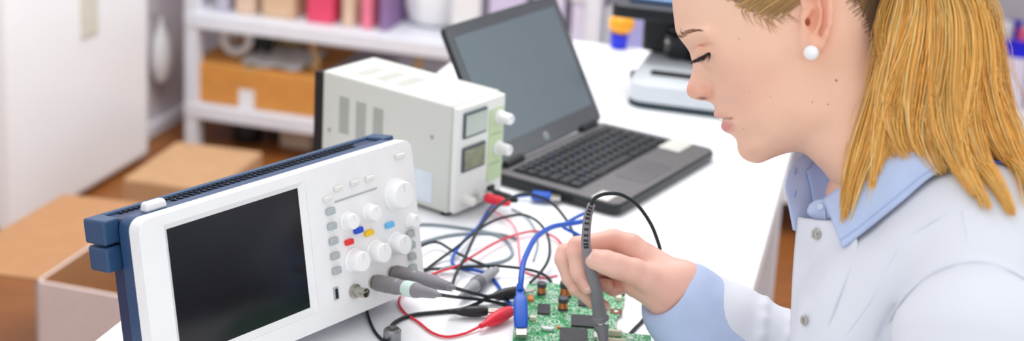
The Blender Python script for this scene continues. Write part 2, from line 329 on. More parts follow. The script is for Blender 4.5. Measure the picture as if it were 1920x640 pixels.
# ------------------------------------------------------------------ cartons on the floor at the left
def open_carton(label, P0, P1, dpt, hgt, m_out, m_in, flaps):
    """open-topped carton: front bottom edge runs P0 -> P1, dpt back"""
    P0 = np.array(P0); P1 = np.array(P1); x = P1-P0; L_ = np.linalg.norm(x); x /= L_; yaw = math.atan2(x[1], x[0])
    t = thing('open_carton', label, 'carton', rotz(yaw, P0)); th = .006
    b = MB().box((L_/2, dpt/2, th/2), (L_, dpt, th)).box((L_/2, th/2, hgt/2), (L_, th, hgt)).box((L_/2, dpt-th/2, hgt/2), (L_, th, hgt))
    b.box((th/2, dpt/2, hgt/2), (th, dpt, hgt)).box((L_-th/2, dpt/2, hgt/2), (th, dpt, hgt))
    obj('box_body', b, m_out, t)
    obj('inner_lining', MB().box((L_/2, dpt/2, th+.001), (L_-2*th, dpt-2*th, .002)).box((L_/2, dpt-th-.001, hgt/2), (L_-2*th, .002, hgt)).box((th+.001, dpt/2, hgt/2), (.002, dpt-2*th, hgt)).box((L_-th-.001, dpt/2, hgt/2), (.002, dpt-2*th, hgt)).box((L_/2, th+.001, hgt/2), (L_-2*th, .002, hgt)), m_in, t)
    for side, ln, ang in flaps:
        ca, sa = math.cos(ang), math.sin(ang)
        if side == 'L': M = xf((0, dpt/2, hgt), x=(-ca, 0, sa), y=(0, -1, 0), z=(sa, 0, ca)); w_ = dpt
        if side == 'R': M = xf((L_, dpt/2, hgt), x=(ca, 0, sa), y=(0, 1, 0), z=(-sa, 0, ca)); w_ = dpt
        if side == 'F': M = xf((L_/2, 0, hgt), x=(0, -ca, sa), y=(1, 0, 0), z=(0, sa, ca)); w_ = L_
        if side == 'B': M = xf((L_/2, dpt, hgt), x=(0, ca, sa), y=(-1, 0, 0), z=(0, -sa, ca)); w_ = L_
        obj('flap', MB().box((ln/2, 0, 0), (ln, w_-.01, .005), M), m_in, t)
    return t
hgt = .30
r0 = T(66, 528, hgt); r1 = r0+RV*.36
open_carton('open carton with pinkish-white side and brown flaps folded out below the refrigerator', (*r0[:2], 0), (*r1[:2], 0), .42, hgt, pm('pinkish_white_card', 'd9c9c6', .8, var=.03), M_carton, (('L', .21, -.05), ('R', .16, -.5)))
q = T(292, 308, .2); q2 = T(425, 312, .2)
carton('cardboard_box', 'closed tan cardboard box on the floor in front of the rack', 'box', *(lambda a, b: (((a+b)/2)@RV, ((a+b)/2)@RU+.02))(q, q2), 0, .24, .3, .195, pm('pale_tan_carton', 'bb926b', .85), yaw=.06, tape=False)
# ================================================================== oscilloscope
BLs = np.array([-.3005, 1.1622, .7708]); yaw_s, ti, W, H = .885245, .185429, .3515, .165
M_navy = pm('navy_blue_plastic', '27476c', .42, var=.05); M_navy2 = pm('dark_navy_plastic', '1a2d50', .45, var=.05)
sx_ = np.array([math.cos(yaw_s), math.sin(yaw_s), 0]); n0 = np.array([math.sin(yaw_s), -math.cos(yaw_s), 0])
sup = np.array([0, 0, 1])*math.cos(ti)-n0*math.sin(ti); sbk = -(n0*math.cos(ti)+np.array([0, 0, 1])*math.sin(ti))
Ms = xf(BLs, x=sx_, y=sbk, z=sup)          # x along the front, y into the body, z up the panel
sc = thing('oscilloscope', 'white-fronted digital oscilloscope with navy blue case and large dark screen', 'oscilloscope', Ms)
# front bezel with a screen opening
s0, s1, t1, t0 = .033, .192, H-.0165, H-.1405
bz = MB(); outer = rr(W, H, .012, 6, W/2, H/2)
def frame_prism(mb, x0, x1, z0, z1, ox0, ox1, oz0, oz1, y0, y1, mi=0):
    Mx = xf((0, 0, 0), x=(1, 0, 0), y=(0, 0, 1), z=(0, -1, 0))
    for (a, b_, c, d) in ((ox0, ox1, z1, oz1), (ox0, ox1, oz0, z0), (ox0, x0, z0, z1), (x1, ox1, z0, z1)):
        mb.box(((a+b_)/2, (y0+y1)/2, (c+d)/2), (b_-a, y1-y0, d-c), None, mi)
Mx = xf((0, 0, 0), x=(1, 0, 0), y=(0, 0, 1), z=(0, -1, 0))
# bezel as one bridged mesh: rounded outer loop, rectangular hole
def holed_panel(mb, outer, hole, y0, y1):
    bm = bmesh.new()
    def loop(p, y): 
        vs = [bm.verts.new((a, y, c)) for a, c in p]
        return vs, [bm.edges.new((vs[i], vs[(i+1) % len(vs)])) for i in range(len(vs))]
    o1, e1 = loop(outer, y0); h1, g1 = loop(hole, y0); o2, e2 = loop(outer, y1); h2, g2 = loop(hole, y1)
    bmesh.ops.triangle_fill(bm, use_beauty=True, use_dissolve=False, edges=e1+g1, normal=(0, -1, 0))
    bmesh.ops.triangle_fill(bm, use_beauty=True, use_dissolve=False, edges=e2+g2, normal=(0, 1, 0))
    for a, b_ in ((o1, o2), (h1, h2)):
        for i in range(len(a)):
            j = (i+1) % len(a); bm.faces.new((a[i], a[j], b_[j], b_[i]))
    bmesh.ops.recalc_face_normals(bm, faces=bm.faces); bm.verts.index_update()
    mb.add([v.co[:] for v in bm.verts], [tuple(v.index for v in f.verts) for f in bm.faces]); bm.free()
holed_panel(bz, outer, [(s0-.006, t0-.006), (s1+.006, t0-.006), (s1+.006, t1+.006), (s0-.006, t1+.006)], 0, .016)
obj('front_bezel', bz, M_white, sc, bevel=.003, seg=3)
# inner sloped lip of the screen opening
lip = MB(); o_ = [(s0-.006, t0-.006), (s1+.006, t0-.006), (s1+.006, t1+.006), (s0-.006, t1+.006)]; i_ = [(s0, t0), (s1, t0), (s1, t1), (s0, t1)]
lip.add([(a, .001, c) for a, c in o_]+[(a, .006, c) for a, c in i_], [(k, (k+1) % 4, 4+(k+1) % 4, 4+k) for k in range(4)])
obj('screen_lip', lip, M_white, sc, smooth=False)
M_scr = pm('dark_display_glass', '0b0c12', .12, var=.05, spec=.6)
obj('screen', MB().box(((s0+s1)/2, .009, (t0+t1)/2), (s1-s0+.004, .006, t1-t0+.004)), M_scr, sc)
# navy collar behind the bezel and body
holed = MB().prism(rr(W-.004, H-.002, .012, 6, W/2, H/2), -.016, -.036, Mx)
obj('case_collar', holed, M_navy, sc, bevel=.002)
prof = [(.036, .004), (.036, H-.004), (.066, H-.004), (.068, H-.040), (.058, H-.048), (.058, .004)]
body = MB().prism([(y, z) for y, z in prof], .006, W-.006, xf((0, 0, 0), x=(0, 1, 0), y=(0, 0, 1), z=(1, 0, 0)))
obj('case', body, M_navy2, sc, bevel=.003)
# folded carrying handle: two stacked bars along the rear top
for z0, z1, y0, y1 in ((H-.0245, H-.001, .038, .070), (H-.050, H-.0265, .038, .067)):
    obj('rear_rail' if z0 > H-.03 else 'carry_handle', MB().box((-.003, (y0+y1)/2, (z0+z1)/2), (.018, y1-y0, z1-z0)).box((W+.003, (y0+y1)/2, (z0+z1)/2), (.018, y1-y0, z1-z0)).box((W/2, y1-.0035, (z0+z1)/2), (W, .007, z1-z0)), M_navy, sc, bevel=.0025, seg=3)
# vent slots in the top
vt = MB()
for i in range(52):
    x = .022+i*(W-.05)/52
    vt.box((x, .0595, H-.0035), (.0030, .0052, .0016))
obj('vent', vt, pm('dark_slot', '0c1422', .7), sc)
vt = MB()
for i in range(34):
    x = .075+i*(W-.11)/34
    vt.box((x, .0475, H-.0035), (.0020, .013, .0016))
obj('vent', vt, MATS['dark_slot'], sc)
pbx = .026
pb = MB().box((pbx+.012, .029, H+.0030), (.024, .012, .009), None, 0, .88)
obj('power_button', pb, M_white, sc, bevel=.0025, seg=3)['label'] = 'white power button'
# controls
M_btn = pm('grey_key', 'a9b0b2', .5); M_wkey = pm('offwhite_key', 'dcdcd8', .45); M_knob = pm('white_knob', 'efeff0', .38, var=.02)
def key(x, z, w, h, m, lab=None):
    o = obj('button', MB().box((x, -.0025, z), (w, .005, h)), m, sc, bevel=.0014, seg=3)
    if lab: o['label'] = lab
for k in range(5): key(.2249, H-.0481-.0156*k, .0105, .0072, M_btn, 'grey soft key beside the screen')
for k in range(4): key(.3345-.0005*k, H-.1015-.0125*k, .010, .0075, M_btn, 'grey key at the right edge')
key(.2225, H-.0345, .0105, .005, M_wkey); key(.2385, H-.0275, .010, .0055, M_wkey); key(.2610, H-.0275, .010, .0055, M_wkey); key(.2830, H-.0275, .010, .0055, M_wkey); key(.3302, H-.0147, .012, .006, M_wkey, 'beige key')
key(.2457, H-.0862, .0105, .0058, pm('red_key', 'e22a2a', .4), 'red key'); key(.2600, H-.0775, .0115, .0062, pm('blue_key', '1a4cc4', .4), 'blue key')
key(.2745, H-.0842, .0115, .0058, pm('yellow_key', 'f2c21a', .4), 'yellow key'); key(.3050, H-.0838, .0115, .0058, pm('sky_key', '5fb6e8', .4), 'light blue key')
obj('divider_line', MB().box((.2635, -.0004, H-.0410), (.060, .0008, .0016)), M_btn, sc)
def knob(x, z, r, d, skirt=True):
    pr_ = [(r*1.16, 0), (r*1.16, .002), (r, .003), (r*.94, d-.0015), (r*.86, d), (0.0001, d)] if skirt else [(r, 0), (r*.96, d-.0012), (r*.86, d), (.0001, d)]
    k = obj('knob', MB().lathe(pr_, 28, xf((x, 0, z), x=(1, 0, 0), y=(0, 0, 1), z=(0, -1, 0))), M_knob, sc)
    obj('pointer_mark', MB().box((x, -d-.0002, z+r*.5), (.0012, .0006, r*.6)), M_wkey, k)
knob(.2470, H-.0640, .0088, .012); knob(.2790, H-.0635, .0088, .012); knob(.3203, H-.0540, .0155, .014); knob(.3381, H-.0879, .0075, .010)
knob(.2504, H-.1069, .0112, .016); knob(.2815, H-.1066, .0112, .016); knob(.3120, H-.1063, .0112, .016)
def bnc(x, z):
    Mk = xf((x, 0, z), x=(1, 0, 0), y=(0, 0, 1), z=(0, -1, 0))
    o = obj('bnc_socket', MB().lathe([(.0075, 0), (.0075, .003), (.0052, .0035), (.0052, .018), (.0042, .0182), (.0042, .008), (.0001, .008)], 20, Mk), M_metal, sc)
    obj('bayonet_lug', MB().cyl(.0014, -.0072, .0072, 8, xf((x, -.014, z), z=(1, 0, 0))), M_metal, o)
bnc(.2474, H-.1391); bnc(.2756, H-.1380); bnc(.3035, H-.1362)
obj('usb_socket', MB().box((.222, -.0008, H-.134), (.006, .0016, .013)), M_btn, sc)
obj('usb_slot', MB().box((.222, -.002, H-.134), (.003, .001, .010)), MATS['dark_slot'], sc)
foot_h = (BLs[2]-.75)
for x in (.05, W-.05):
    p0 = np.array([x-.03*(x > .1), .044, .004]); dn = np.array([0, -.0, -1.]); loc = np.linalg.inv(Ms)[:3, :3]@np.array([0, 0, -1.])
    e = p0+loc*(((Ms@np.append(p0, 1))[2]-.7515)/1)
    obj('tilt_foot', MB().tube([p0+(0, 0, .004), p0, e], .006, 10), M_navy2, sc)
    p0 = np.array([x, .054, .006]); e = p0+loc*max(.002, ((Ms@np.append(p0, 1))[2]-.7515))
    obj('rear_foot', MB().tube([p0, e], .007, 10), M_navy2, sc)
# ================================================================== bench power supply
E0 = np.array([-.0628, 1.6814, .75]); yp = .948546; PW, PD, PH = .1016, .2252, .1498
Mp = rotz(yp, E0)
ps = thing('power_supply', 'cream metal bench power supply with two meters and pale green control strip', 'power supply', Mp)
M_crm = pm('cream_metal', 'ced0c9', .45, var=.015, scale=8); M_lcd = pm('lcd_grey_green', 'b4bfb6', .15, var=.05, spec=.7); M_slot = pm('grey_slot', '9a9d97', .7)
z0 = .006
obj('case', MB().box((PW/2, PD/2+.004, (PH+z0)/2), (PW, PD-.004, PH-z0)), M_crm, ps, bevel=.003, seg=3)
obj('front_panel', MB().box((PW/2, .001, (PH+z0)/2), (PW-.004, .010, PH-z0-.004)), pm('ivory_panel', 'e6e8e4', .45, var=.015), ps, bevel=.002)
obj('heat_sink', MB().box((PW/2, PD+.006, PH/2+.002), (PW-.006, .012, PH-.012)), M_black, ps)
fins = MB()
for i in range(9): fins.box((.012+i*(PW-.024)/8, PD+.018, PH/2), (.003, .018, PH-.016))
obj('heat_sink_fin', fins, M_black, ps)
for k in range(3):
    v_ = MB()
    for i in range(12): v_.box((-.0002, PD-.038-.030*k, PH-.030-.0043*i-.001*k), (.0012, .017, .0021))
    obj('side_vent', v_, M_slot, ps)
    v_ = MB()
    for i in range(9): v_.box((.022+i*.0055, PD-.045-.034*k, PH+.0002), (.0022, .022, .001))
    obj('top_vent', v_, pm('cream_slot', 'c4c5be', .7), ps)
for y, z in ((.036, .102), (PD-.012, .07)): obj('screw', MB().lathe([(.0028, -.001), (.0028, .0006), (.0016, .0012)], 12, xf((0, y, z), z=(-1, 0, 0))), M_slot, ps)
obj('sticker', MB().box((-.0003, .050, .034), (.001, .036, .042)), pm('pale_blue_sticker', 'd3dce4', .35), ps)
yf = -.004
def pan(x0, x1, z0_, z1_, d, name, m, par=None, yy=yf, bev=0):
    return obj(name, MB().box(((x0+x1)/2, yy-d/2, (z0_+z1_)/2), (x1-x0, d, z1_-z0_)), m, par or ps, bevel=bev)
for i, (za, zb_) in enumerate(((.106, .140), (.061, .094))):
    mt = pan(.011, .058, za, zb_, .003, 'meter', pm('meter_frame', '4d5a63', .4), bev=.0012)
    pan(.0135, .0555, za+.0035, zb_-.0035, .001, 'meter_window', M_lcd if i == 0 else pm('meter_dark_window', '8c9179', .2, var=.25, scale=60), mt, yf-.003)
pan(.066, PW-.006, .034, PH-.018, .0012, 'control_strip', pm('pale_green_panel', 'c3d6ae', .5, var=.03))['label'] = 'pale green control strip'
for z in (.058, .098): pan(.070, PW-.010, z-.0008, z+.0008, .0018, 'strip_line', pm('green_line', '9fb78a', .6))
for z in (.078, .120):
    Mk = xf((.085, yf-.001, z), x=(1, 0, 0), y=(0, 0, 1), z=(0, -1, 0))
    k = obj('knob', MB().lathe([(.0095, 0), (.0095, .003), (.0078, .004), (.0072, .0195), (.006, .021), (.0001, .021)], 24, Mk), M_knob, ps)
    obj('pointer_mark', MB().box((.085, yf-.0222, z+.003), (.001, .0006, .006)), M_btn, k)
sw = pan(.068, .081, .014, .028, .004, 'rocker_switch', M_black, bev=.001)
for x, m in ((.020, pm('white_terminal', 'e6e4de', .45)), (.044, M_red)):
    Mk = xf((x, yf, .024), x=(1, 0, 0), y=(0, 0, 1), z=(0, -1, 0))
    t = obj('binding_post', MB().lathe([(.0065, 0), (.0065, .003), (.0048, .004), (.0048, .010), (.0058, .011), (.0058, .016), (.003, .0165)], 20, Mk), m if m is not M_red else pm('grey_terminal', 'cfd0cc', .45), ps)
for x in (.012, PW-.012):
    for y in (.018, PD-.02): obj('rubber_foot', MB().cyl(.007, 0, .007, 14, xf((x, y, 0))), M_black, ps)
# ================================================================== laptop
yl = math.radians(57.736); FLp = np.array([.1515, 1.7165, .75]); LW, LD, LT = .298, .196, .018
Ml = rotz(yl, FLp)
lp = thing('laptop', 'open black and grey laptop behind the power supply', 'laptop', Ml)
M_lapgrey = pm('brushed_grey_palmrest', '6d6a6b', .42, .25, var=.05, scale=20); M_lapblk = pm('laptop_black', '1b1e22', .35, var=.1)
bl = obj('base', MB().prism(rr(LW, LD, .012, 5, LW/2, LD/2), .003, LT-.002), M_lapblk, lp, bevel=.003, seg=3)
obj('palmrest', MB().prism(rr(LW-.004, LD-.004, .011, 5, LW/2, LD/2), LT-.0022, LT), M_lapgrey, lp, bevel=.0008)
ky0, ky1 = .072, .175
kb = obj('keyboard_well', MB().prism(rr(LW-.034, ky1-ky0+.006, .004, 4, LW/2, (ky0+ky1)/2), LT-.0005, LT+.0006), pm('keyboard_black', '15181d', .5), lp)
obj('touchpad', MB().prism(rr(.088, .048, .004, 4, LW*.47, .036), LT-.0003, LT+.0005), pm('touchpad_grey', '5f5d60', .35), lp, bevel=.0003)
for x, y, w_, h_ in ((.018, .030, .030, .024), (LW-.030, .052, .046, .034)):
    obj('palmrest_sticker', MB().box((x if x < .1 else x, y, LT+.0005), (w_, h_, .0008)), pm('silver_sticker', 'dcdad2', .3, .1), lp)
M_key = pm('key_cap', '1d2126', .45, var=.1); M_leg1 = pm('key_legend_yellow', '8a8462', .5); M_leg2 = pm('key_legend_blue', '5c88a8', .5)
kw = (LW-.040)/15; kh = (ky1-ky0)/6; proto = {}
def key_mesh(w_, leg):
    k_ = (round(w_, 4), leg)
    if k_ in proto: return proto[k_]
    mb = MB().box((0, 0, .0013), (w_-.0022, kh-.0024, .0026), None, 0, .92)
    mb.box((-w_*.14, kh*.12, .0027), (.0016, .0026, .0003), None, 1 if leg != 2 else 2); 
    if leg: mb.box((w_*.16, -kh*.16, .0027), (.0014, .0022, .0003), None, 2 if leg == 1 else 1)
    o = obj('key', mb, [M_key, M_leg1, M_leg2], kb); proto[k_] = o; o['used'] = 0; return o
rows = [[1]*15, [1]*13+[2], [1.5]+[1]*12+[1.5], [1.8]+[1]*11+[2.2], [2.3]+[1]*10+[2.7], [1.2, 1, 1, 1, 5.2, 1, 1, 1.2, 1.2, 1.2]]
for r_, row in enumerate(rows):
    x = .020; y = ky1-kh*(r_+.5)
    for c_, wk in enumerate(row):
        o = key_mesh(wk*kw, (r_*3+c_) % 3)
        if o['used']: o2 = o.copy(); COL.objects.link(o2); o2.parent = kb
        else: o2 = o
        o['used'] = 1; o2.location = (x+wk*kw/2, y, LT+.0006); x += wk*kw
for o in proto.values(): del o['used']
for o in kb.children:
    if 'used' in o: del o['used']
for x in (.045, LW-.045): obj('hinge', MB().cyl(.006, -.022, .022, 14, xf((x, LD-.004, LT+.003), z=(1, 0, 0))), M_lapblk, lp)
ph = math.radians(118.5); sd = np.array([0, -math.cos(ph), math.sin(ph)]); sn_ = np.array([0, -math.sin(ph), -math.cos(ph)])
LH = .207; Msn = xf((0, LD-.002, LT+.002), x=(1, 0, 0), y=sd, z=np.cross((1, 0, 0), sd))
ld = obj('lid', MB().prism(rr(LW, LH, .010, 5, LW/2, LH/2), -.004, .003, Msn), M_lapblk, lp, bevel=.0015)
obj('screen_bezel', MB().prism(rr(LW-.004, LH-.004, .009, 5, LW/2, LH/2), .0025, .0036, Msn), pm('bezel_gloss_black', '343d44', .12, .3, var=.05, spec=1, ior=1.9), ld)
obj('screen', MB().box((LW/2, .028+(LH-.046)/2, .0037), (LW-.032, LH-.046, .0008), Msn), pm('lcd_panel', '717f86', .2, .6, var=.02, spec=1, ior=1.7), ld)
# round emblem under the screen
em = MB().lathe([(.0055, 0), (.0055, .0004), (.0001, .0004)], 28, Msn@xf((LW*.47, .0135, .0036)))
obj('emblem', em, pm('emblem_silver', 'b9c4c8', .3, .4), ld)
lt = MB(); Q = Msn@xf((LW*.47, .0135, .0041))
for pts in (((-.0028, -.0022), (-.0010, .0034)), ((-.0016, .0010), (-.0002, .0010), (-.0008, -.0022)), ((.0004, -.0036), (.0020, .0010)), ((.0020, .0010), (.0032, .0008), (.0026, -.0020), (.0012, -.0020))):
    lt.tube([(Q@np.array([a, b_, 0, 1]))[:3] for a, b_ in pts], .00035, 6)
obj('emblem_letters', lt, M_lapblk, ld)
for y in (.02, LD-.03):
    for x in (.03, LW-.03): obj('rubber_foot', MB().cyl(.007, 0, .0035, 14, xf((x, y, 0))), M_black, lp)
obj('usb_port', MB().box((-.0002, .075, .009), (.001, .014, .006)), MATS['dark_slot'], lp)
# ================================================================== microscope
q = T(1172, 200); q1 = T(1345, 222); yx = q1-q; yx /= np.linalg.norm(yx); ym = math.atan2(yx[1], yx[0])
Mm = rotz(ym, q)
mc = thing('microscope', 'white and black laboratory microscope behind the laptop', 'microscope', Mm)
M_mw = pm('microscope_white', 'ced3d9', .35, var=.02); M_mb = pm('microscope_black', '14161b', .35, var=.1)
mw, md = .205, .26
obj('foot_plate', MB().prism(rr(mw, md, .03, 6, mw/2, md/2), 0, .011), pm('dark_teal_rubber', '20343c', .5), mc, bevel=.002)
bs = MB(); lo = rr(mw, md, .03, 6, mw/2, md/2); hi = rr(mw*.84, md*.80, .025, 6, mw/2, md*.54); n_ = len(lo)
bs.add([(a, b_, .011) for a, b_ in lo]+[(a, b_, .040) for a, b_ in lo]+[(a, b_, .062) for a, b_ in hi], [tuple(range(n_))[::-1], tuple(range(2*n_, 3*n_))]+[(k*n_+i, k*n_+(i+1) % n_, (k+1)*n_+(i+1) % n_, (k+1)*n_+i) for k in range(2) for i in range(n_)])
ba = obj('base', bs, M_mw, mc, bevel=.004, seg=3)
obj('base_groove', MB().box((mw/2, .033, .0505), (mw*.72, .008, .005), rotx(.3, (0, 0, 0))), M_mb, ba) if False else obj('base_groove', MB().box((mw/2+.008, .0265, .0560), (mw*.74, .011, .007)), M_mb, ba, bevel=.001)
obj('corner_knob', MB().lathe([(.010, 0), (.010, .012), (.006, .014)], 18, xf((.002, .10, .026), z=(-1, 0, 0))), M_mb, mc)
obj('arm', MB().prism([(md*.70, .058), (md*.95, .058), (md*.95, .30), (md*.55, .33), (md*.52, .29), (md*.72, .26)], mw/2-.028, mw/2+.028, xf((0, 0, 0), x=(0, 1, 0), y=(0, 0, 1), z=(1, 0, 0))), M_mb, mc, bevel=.006, seg=3)
obj('illuminator', MB().lathe([(.034, .058), (.034, .070), (.026, .074), (.024, .082), (.0001, .082)], 28, xf((mw/2, .125, 0))), M_mb, mc)
obj('substage_block', MB().box((.044, .150, .098), (.086, .062, .064)), M_mb, mc, bevel=.006)
obj('condenser', MB().lathe([(.020, .080), (.024, .086), (.024, .118), (.017, .124), (.017, .130)], 24, xf((.066, .105, -.012))), M_mb, mc)
obj('condenser_lever', MB().cyl(.003, .02, .04, 10, xf((.066, .105, .1), z=(-.4, -1, 0))), M_metal, mc)
st = obj('stage', MB().prism(rr(.215, .150, .012, 5, .066, .115), .138, .160), M_mb, mc, bevel=.003)
obj('slide_holder', MB().box((.056, .115, .164), (.15, .070, .008)), pm('stage_steel_blue', '6f90b8', .25, .5), st, bevel=.002)
obj('slide', MB().box((mw/2, .115, .1688), (.076, .026, .0012)), pm('glass_slide', 'cfe4f4', .08, spec=.8), st)
sk = obj('stage_knob', MB().lathe([(.009, .085), (.009, .128)], 16, xf((mw-.035, .16, 0))).lathe([(.012, .070), (.012, .088)], 18, xf((mw-.035, .16, 0))), M_mb, mc)
obj('nosepiece', MB().lathe([(.030, .246), (.034, .252), (.034, .262), (.02, .272)], 28, xf((mw/2, .115, 0))), M_metal, mc)
for dx, dy, ln in ((0, 0, .070), (.022, .016, .045), (-.022, .016, .05)):
    obj('objective', MB().lathe([(.004, 0), (.006, .004), (.0095, .02), (.0095, ln)], 18, xf((mw/2+dx, .115+dy, .25-ln))), M_metal, mc)
obj('head', MB().lathe([(.03, 0), (.038, .006), (.038, .04), (.03, .05), (.0001, .05)], 28, xf((mw/2, .125, .285))), M_mw, mc)
for dx in (-.031, .031): obj('eyepiece', MB().lathe([(.013, 0), (.013, .075), (.017, .078), (.017, .105), (.011, .108)], 20, xf((mw/2+dx, .105, .315), z=(0, -.75, .65))), M_mb, mc)
for sx in (-1, 1): obj('focus_knob', MB().lathe([(.022, .028), (.022, .045), (.014, .047), (.014, .062)], 24, xf((mw/2, .215, .10), z=(sx, 0, 0))), M_mb, mc)
# ================================================================== blue jar with orange lid at the far end of the bench
q = T(1160, 90)
jr = thing('jar', 'small blue jar with a round orange lid at the far end of the bench', 'jar', xf(q))
J = np.diag([.8, .8, .8, 1.])
obj('jar_body', MB().lathe([(.016, 0), (.019, .002), (.021, .034), (.019, .036)], 24, J), pm('cobalt_blue_plastic', '1226d6', .3), jr)
obj('orange_lid', MB().ball((.031, .031, .026), 24, 14, J@xf((.003, 0, .060))), pm('orange_plastic', 'f2a21c', .4), jr)
# ================================================================== circuit board
zb0 = .7525; pth = .0016; zt_ = zb0+pth
def W2(x, y, z=zt_): return T(x, y, z)
O = W2(985, 535); bx = W2(1170, 548)-O; bx /= np.linalg.norm(bx); by = np.cross([0, 0, 1.], bx)
Mb = xf((O[0], O[1], .75), x=bx, y=by, z=(0, 0, 1)); MbI = np.linalg.inv(Mb)
def pc(x, y): return (MbI@np.append(W2(x, y), 1))[:2]
outl = [(990, 533), (1030, 530), (1100, 541), (1171, 551), (1170, 568), (1163, 587), (1156, 598), (1155, 616), (1172, 625), (1221, 629), (1213, 760), (930, 770), (952, 668), (961, 640), (964, 609), (981, 546)]
def pcb_mat():
    m = pm('green_circuit_board', '1d8a4c', .35, var=.12, scale=60); nt = m.node_tree; N = nt.nodes; L = nt.links; b = N['Principled BSDF']
    tc = N.new('ShaderNodeTexCoord'); mp = N.new('ShaderNodeMapping'); mp.inputs['Scale'].default_value = (1, 1, .001); L.new(tc.outputs['Object'], mp.inputs['Vector'])
    base = b.inputs['Base Color'].links[0].from_socket
    def layer(prev, fac, col):
        mx = N.new('ShaderNodeMix'); mx.data_type = 'RGBA'; L.new(fac, mx.inputs['Factor']); L.new(prev, mx.inputs['A']); mx.inputs['B'].default_value = (*lin(col), 1); return mx.outputs['Result']
    br = N.new('ShaderNodeTexBrick'); br.inputs['Scale'].default_value = 230; br.inputs['Mortar Size'].default_value = .012; br.inputs['Color1'].default_value = (0, 0, 0, 1); br.inputs['Color2'].default_value = (0, 0, 0, 1); br.inputs['Mortar'].default_value = (1, 1, 1, 1); br.offset = .37; br.squash = 1.7
    L.new(mp.outputs['Vector'], br.inputs['Vector']); base = layer(base, br.outputs['Color'], '63c28a')
    vo = N.new('ShaderNodeTexVoronoi'); vo.inputs['Scale'].default_value = 560; vo.distance = 'CHEBYCHEV'; L.new(mp.outputs['Vector'], vo.inputs['Vector'])
    ns = N.new('ShaderNodeTexNoise'); ns.inputs['Scale'].default_value = 55; L.new(mp.outputs['Vector'], ns.inputs['Vector'])
    m1 = N.new('ShaderNodeMath'); m1.operation = 'LESS_THAN'; m1.inputs[1].default_value = .34; L.new(vo.outputs['Distance'], m1.inputs[0])
    m2 = N.new('ShaderNodeMath'); m2.operation = 'GREATER_THAN'; m2.inputs[1].default_value = .44; L.new(ns.outputs['Fac'], m2.inputs[0])
    m3 = N.new('ShaderNodeMath'); m3.operation = 'MULTIPLY'; L.new(m1.outputs[0], m3.inputs[0]); L.new(m2.outputs[0], m3.inputs[1])
    base = layer(base, m3.outputs[0], 'cfe0cf')
    L.new(base, b.inputs['Base Color']); return m
M_pcb = pcb_mat()
cb = thing('circuit_board', 'green circuit board being probed in front of the hand', 'circuit board', Mb)
zb = zb0-.75; zp = zb+pth
obj('board', MB().prism([pc(*p) for p in outl], zb, zp), M_pcb, cb, bevel=.0003)
pins = MB()
for i in range(26):
    p_ = pc(975+rng.uniform(0, 170), 560+rng.uniform(0, 130)); pins.box((p_[0], p_[1], zb/2+.0002), (.0012, .0012, zb))
pins_o = obj('solder_pins', pins, M_metal, cb); pins_o['kind'] = 'stuff'
M_chip = pm('chip_black', '1f1f25', .45, var=.1); M_pin = pm('tinned_pins', 'c8cbc8', .3, .8)
ax_ = math.atan2(*(pc(1118, 600)-pc(1070, 596))[::-1])
def chip(px0, px1, py, dpx, hgt=.0022, pins=10):
    p, q = pc(px0, py), pc(px1, py); c = (p+q)/2; w_ = np.linalg.norm(q-p); h_ = abs((pc((px0+px1)/2, py+dpx/2)-pc((px0+px1)/2, py-dpx/2))[1])
    M = rotz(0, (c[0], c[1], zp))
    o = obj('chip', MB().box((0, 0, hgt/2+.0003), (w_, h_, hgt)), M_chip, cb, M=M, bevel=.0003)
    pn = MB()
    for i in range(pins):
        x = -w_/2+w_*(i+.5)/pins
        for s in (-1, 1): pn.box((x, s*(h_/2+.0007), .0004), (w_/pins*.5, .0020, .0005))
    obj('pins', pn, M_pin, o)
chip(1071, 1119, 605, 21); chip(1050, 1101, 632, 26, .002, 14); chip(1008, 1031, 582, 18, .0018, 8); chip(1084, 1110, 570, 12, .0016, 8); chip(1148, 1172, 553, 4, .0012, 4)
def inductor(x, y, r, hgt):
    p = pc(x, y); M = rotz(0, (p[0], p[1], zp))
    o = obj('inductor', MB().lathe([(r*.98, 0), (r, .0008), (r, .0022), (r*.72, .0024), (r*.72, hgt*.62), (r*1.0, hgt*.64), (r*1.02, hgt*.97), (r*.9, hgt), (.0001, hgt)], 24), pm('ferrite_grey', '4a4a50', .5), cb, M=M)
    obj('copper_winding', MB().lathe([(r*.86, .0022)]+[(r*(.93 if i % 2 else .88), .0024+(hgt*.62-.0026)*i/12) for i in range(13)]+[(r*.7, hgt*.62)], 24), M_copper, o)
inductor(1015, 552, .0052, .0140); inductor(1060, 556, .0068, .0175); inductor(1055, 581, .0056, .0145)
M_silk = pm('white_silkscreen', 'dfeae0', .5); M_gsol = pm('green_soldermask', '167a42', .35)
def ring(x, y, r):
    p = pc(x, y); M = rotz(0, (p[0], p[1], zp))
    o = obj('footprint_ring', MB().lathe([(r*.82, 0), (r*.82, .00025), (r, .00025), (r, 0), (r*.82, 0)], 28), M_silk, cb, M=M)
    obj('solder_pad', MB().lathe([(r*.22, 0), (r*.2, .0008), (.0001, .0011)], 14), M_pin, o)
for x, y, r in ((995, 549, .0050), (1037, 549, .0046), (1039, 565, .0046), (1040, 604, .0058)): ring(x, y, r)
def part(name, x, y, w_, d_, h_, m, lab=None, bev=.0003, dz=0):
    p = pc(x, y); o = obj(name, MB().box((0, 0, h_/2), (w_, d_, h_)), m, cb, M=rotz(0, (p[0], p[1], zp+dz)), bevel=bev)
    if lab: o['label'] = lab
    return o
part('capacitor', 995, 563, .0062, .011, .0035, pm('orange_capacitor', 'd7803a', .5), 'orange capacitor')
part('capacitor', 1047, 616, .0040, .0032, .002, MATS['orange_capacitor'], 'small orange capacitor')
